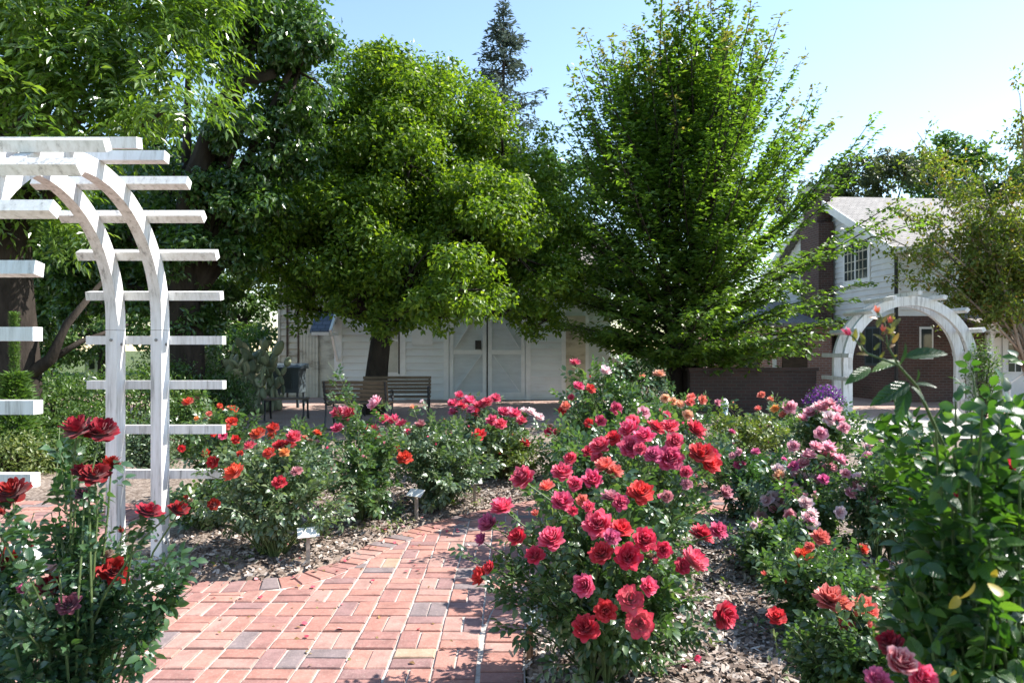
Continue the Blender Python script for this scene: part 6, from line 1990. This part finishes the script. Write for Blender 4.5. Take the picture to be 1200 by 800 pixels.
# the tall shoot with buds
sh0, sh1 = at(1105, 520, 1.32), at(1074, 452, 1.22)
s2, s3 = at(1053, 428, 1.2), at(1016, 414, 1.2)
stI.tube([fI, (fI + sh0) / 2 + np.array((0.02, 0, 0.1)), sh0, sh1, s2, s3, at(1000, 395, 1.2)], [0.007, 0.005, 0.0034, 0.0027, 0.0023, 0.0019, 0.0015], 7)
stI.tube([s2, at(1040, 405, 1.2), at(1037, 380, 1.21), at(1030, 366, 1.21)], [0.0021, 0.0018, 0.0015, 0.0012], 6)
stI.tube([at(1040, 408, 1.2), at(1046, 392, 1.21), at(1043, 380, 1.21)], [0.002, 0.0018, 0.0014], 6)
stI.build("cane", M['stem'], bI, smooth=True, origin=fI)
LP, LO = np.concatenate(LP), np.concatenate(LO)
psI, msI, lsI = compound(LP, LO, rgI, 0.038, leaflets=5, spread=0.95)
kp = (psI[:, 1] > 0.95) & ((psI[:, 0] / psI[:, 1]) > 0.50) & ((psI[:, 2] < EYE - 0.075 * psI[:, 1]) | (psI[:, 0] / psI[:, 1] > 0.63))
psI, msI, lsI = psI[kp], msI[kp], lsI[kp]
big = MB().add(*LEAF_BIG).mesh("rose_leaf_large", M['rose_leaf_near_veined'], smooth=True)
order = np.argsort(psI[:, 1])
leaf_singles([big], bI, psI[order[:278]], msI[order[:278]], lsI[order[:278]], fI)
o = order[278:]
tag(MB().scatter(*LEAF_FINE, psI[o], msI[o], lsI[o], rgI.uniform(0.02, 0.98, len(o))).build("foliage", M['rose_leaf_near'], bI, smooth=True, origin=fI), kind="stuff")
# leaves of the tall shoot, placed one by one: base point, tip point
for (a, b, nz) in [((1060, 419), (1110, 411), (0, -0.75, 0.65)), ((1020, 431), (993, 447), (-0.2, -0.8, 0.5)), ((1066, 449), (1024, 471), (0, -0.8, 0.6)), ((1064, 454), (1052, 494), (-0.5, -0.8, 0.3)), ((1056, 425), (1024, 431), (0, -0.5, 0.85)),
                   ((1072, 448), (1078, 434), (0.4, -0.8, 0.2)), ((1066, 452), (1086, 470), (0.3, -0.6, 0.7)), ((1052, 428), (1064, 404), (0.5, -0.7, 0.3)), ((1072, 450), (1098, 452), (0, -0.5, 0.8))]:
    A0, B0 = at(*a, 1.215), at(*b, 1.2)
    dv = B0 - A0
    inst("leaf", big, bI, A0 - fI, frames(dv[None], unit(np.array(nz))[None])[0], (float(np.linalg.norm(dv)) * 0.6, float(np.linalg.norm(dv)) * 1.05, float(np.linalg.norm(dv))))
for (px, py, r_, ax) in [(994, 390, 0.011, (-0.75, 0, 0.6)), (1028, 364, 0.009, (-0.2, 0, 1)), (1043, 376, 0.008, (0.2, 0, 1)), (1035, 386, 0.008, (-0.1, -0.2, 1))]:
    nd = unit(np.array(ax, float))
    inst("rose_bud", BL['bud'][0], bI, at(px, py, 1.2) - fI - nd * r_ * 0.5, frames(np.cross(nd, (0.3, 1, 0.1))[None], nd[None])[0], (r_, r_, r_ * 1.7), P['cherry'] if px < 1020 else P['coral'])
small = MB().add(*LEAF_BIG).mesh("young_rose_leaf", M['young_leaf'], smooth=True)
for (px, py) in [(1000, 400), (1006, 406), (1012, 404), (1018, 416), (1024, 410), (1030, 420), (1036, 400), (1040, 392), (1044, 384), (1034, 378), (1029, 374), (1046, 402), (1042, 412), (1050, 418), (1038, 408), (1028, 384), (1048, 394), (1010, 412), (1032, 392), (1045, 374)]:
    dv = unit(np.array((rgI.normal(0, 0.7), rgI.normal(-0.2, 0.3), rgI.uniform(0.1, 1.2))))
    l_ = rgI.uniform(0.014, 0.028)
    inst("leaf", small, bI, at(px, py, 1.205) - fI, frames(dv[None], unit(rgI.normal(0, 0.4, 3) + np.array((0, -0.8, 0.5)))[None])[0], (l_ * 0.6, l_, l_))
# yellowing leaves, crimson and white blooms
ylf = MB().add(*LEAF_BIG).mesh("yellow_rose_leaf", M['yellow_leaf'], smooth=True)
for (px, py, dd, s_) in [(1142, 682, 1.02, 0.034), (1172, 700, 1.02, 0.032), (1124, 698, 1.05, 0.026), (1163, 676, 1.06, 0.016), (1118, 784, 1.05, 0.02)]:
    q = at(px, py, dd)
    o = inst("leaf", ylf, bI, q - fI, frames(unit(rgI.normal(0, 1, 3) + np.array((-0.6, 0, -0.2)))[None], unit(np.array((0.1, -0.8, 0.6)) + rgI.normal(0, 0.3, 3))[None])[0], s_)
    o['label'] = "yellowing leaf"
for (px, py, wpx, dd, c_, kd) in [(1054, 778, 40, 1.05, 'stripe', 'cup'), (1078, 794, 38, 1.08, 'cherry', 'cup'), (1046, 758, 36, 1.12, 'crimson', 'cup'), (1028, 797, 34, 1.08, 'magenta', 'flat'), (1183, 548, 24, 1.3, 'red', 'cup'), (1120, 582, 11, 1.2, 'red', 'bud'), (1067, 586, 9, 1.2, 'crimson', 'bud')]:
    q = at(px, py, dd)
    r_ = wpx * dd / 1600
    nd = unit(np.array((-0.2, -0.5, 0.8)) + rgI.normal(0, 0.2, 3))
    inst("bloom", BL[kd][0], bI, q - fI, frames(np.cross(nd, (0.3, 1, 0.1))[None], nd[None])[0], r_, P[c_])


# ================================================================== PLANT MARKERS
def marker(label, px, py_top, py_base, yaw, stake='stake', pw=0.145):
    d = ground_d(py_base)
    X = (px - 600) * d / 800
    h = EYE - (py_top - 410) * d / 800
    ft = np.array((X, d, 0.02))
    root = thing("plant_marker", label, "plant marker", ft, yaw, "plant markers along the path")
    MB().box((-0.013, -0.011, -0.05), (0.013, 0.011, h - 0.05)).build("stake", M[stake], root)
    MB().beam((0, -0.048, h - 0.075), (0, 0.022, h - 0.024), pw, 0.006, (0, -0.6, 0.8)).build("plate", M['plate'], root)
    return root


marker("wooden plant marker with white plate before the broad scarlet bush", 361, 618, 662, R(22))
marker("wooden plant marker with white plate in the middle of the left bed edge", 488, 573, 612, R(-28), pw=0.15)
marker("wooden plant marker with white plate where the path bends away", 556, 559, 590, R(8))
marker("rusty plant marker half hidden beneath the large cherry red bush", 621, 716, 778, R(62), 'rust', 0.12)
ft = at(849, 488, 9.3)
ft[2] = 0.0
wp = thing("hose_post", "small pale blue post among the roses before the garden wall", "post", ft)
MB().tube([ft, ft + (0, 0, 0.72)], 0.045, 8).build("post", M['blue_paint'], wp, origin=ft)
MB().tube([ft + (0, 0, 0.721), ft + (0, 0, 0.76), ft + (0, 0, 0.82), ft + (0, 0, 0.84)], [0.055, 0.06, 0.04, 0.015], 8).build("cap", M['plate'], wp, origin=ft)
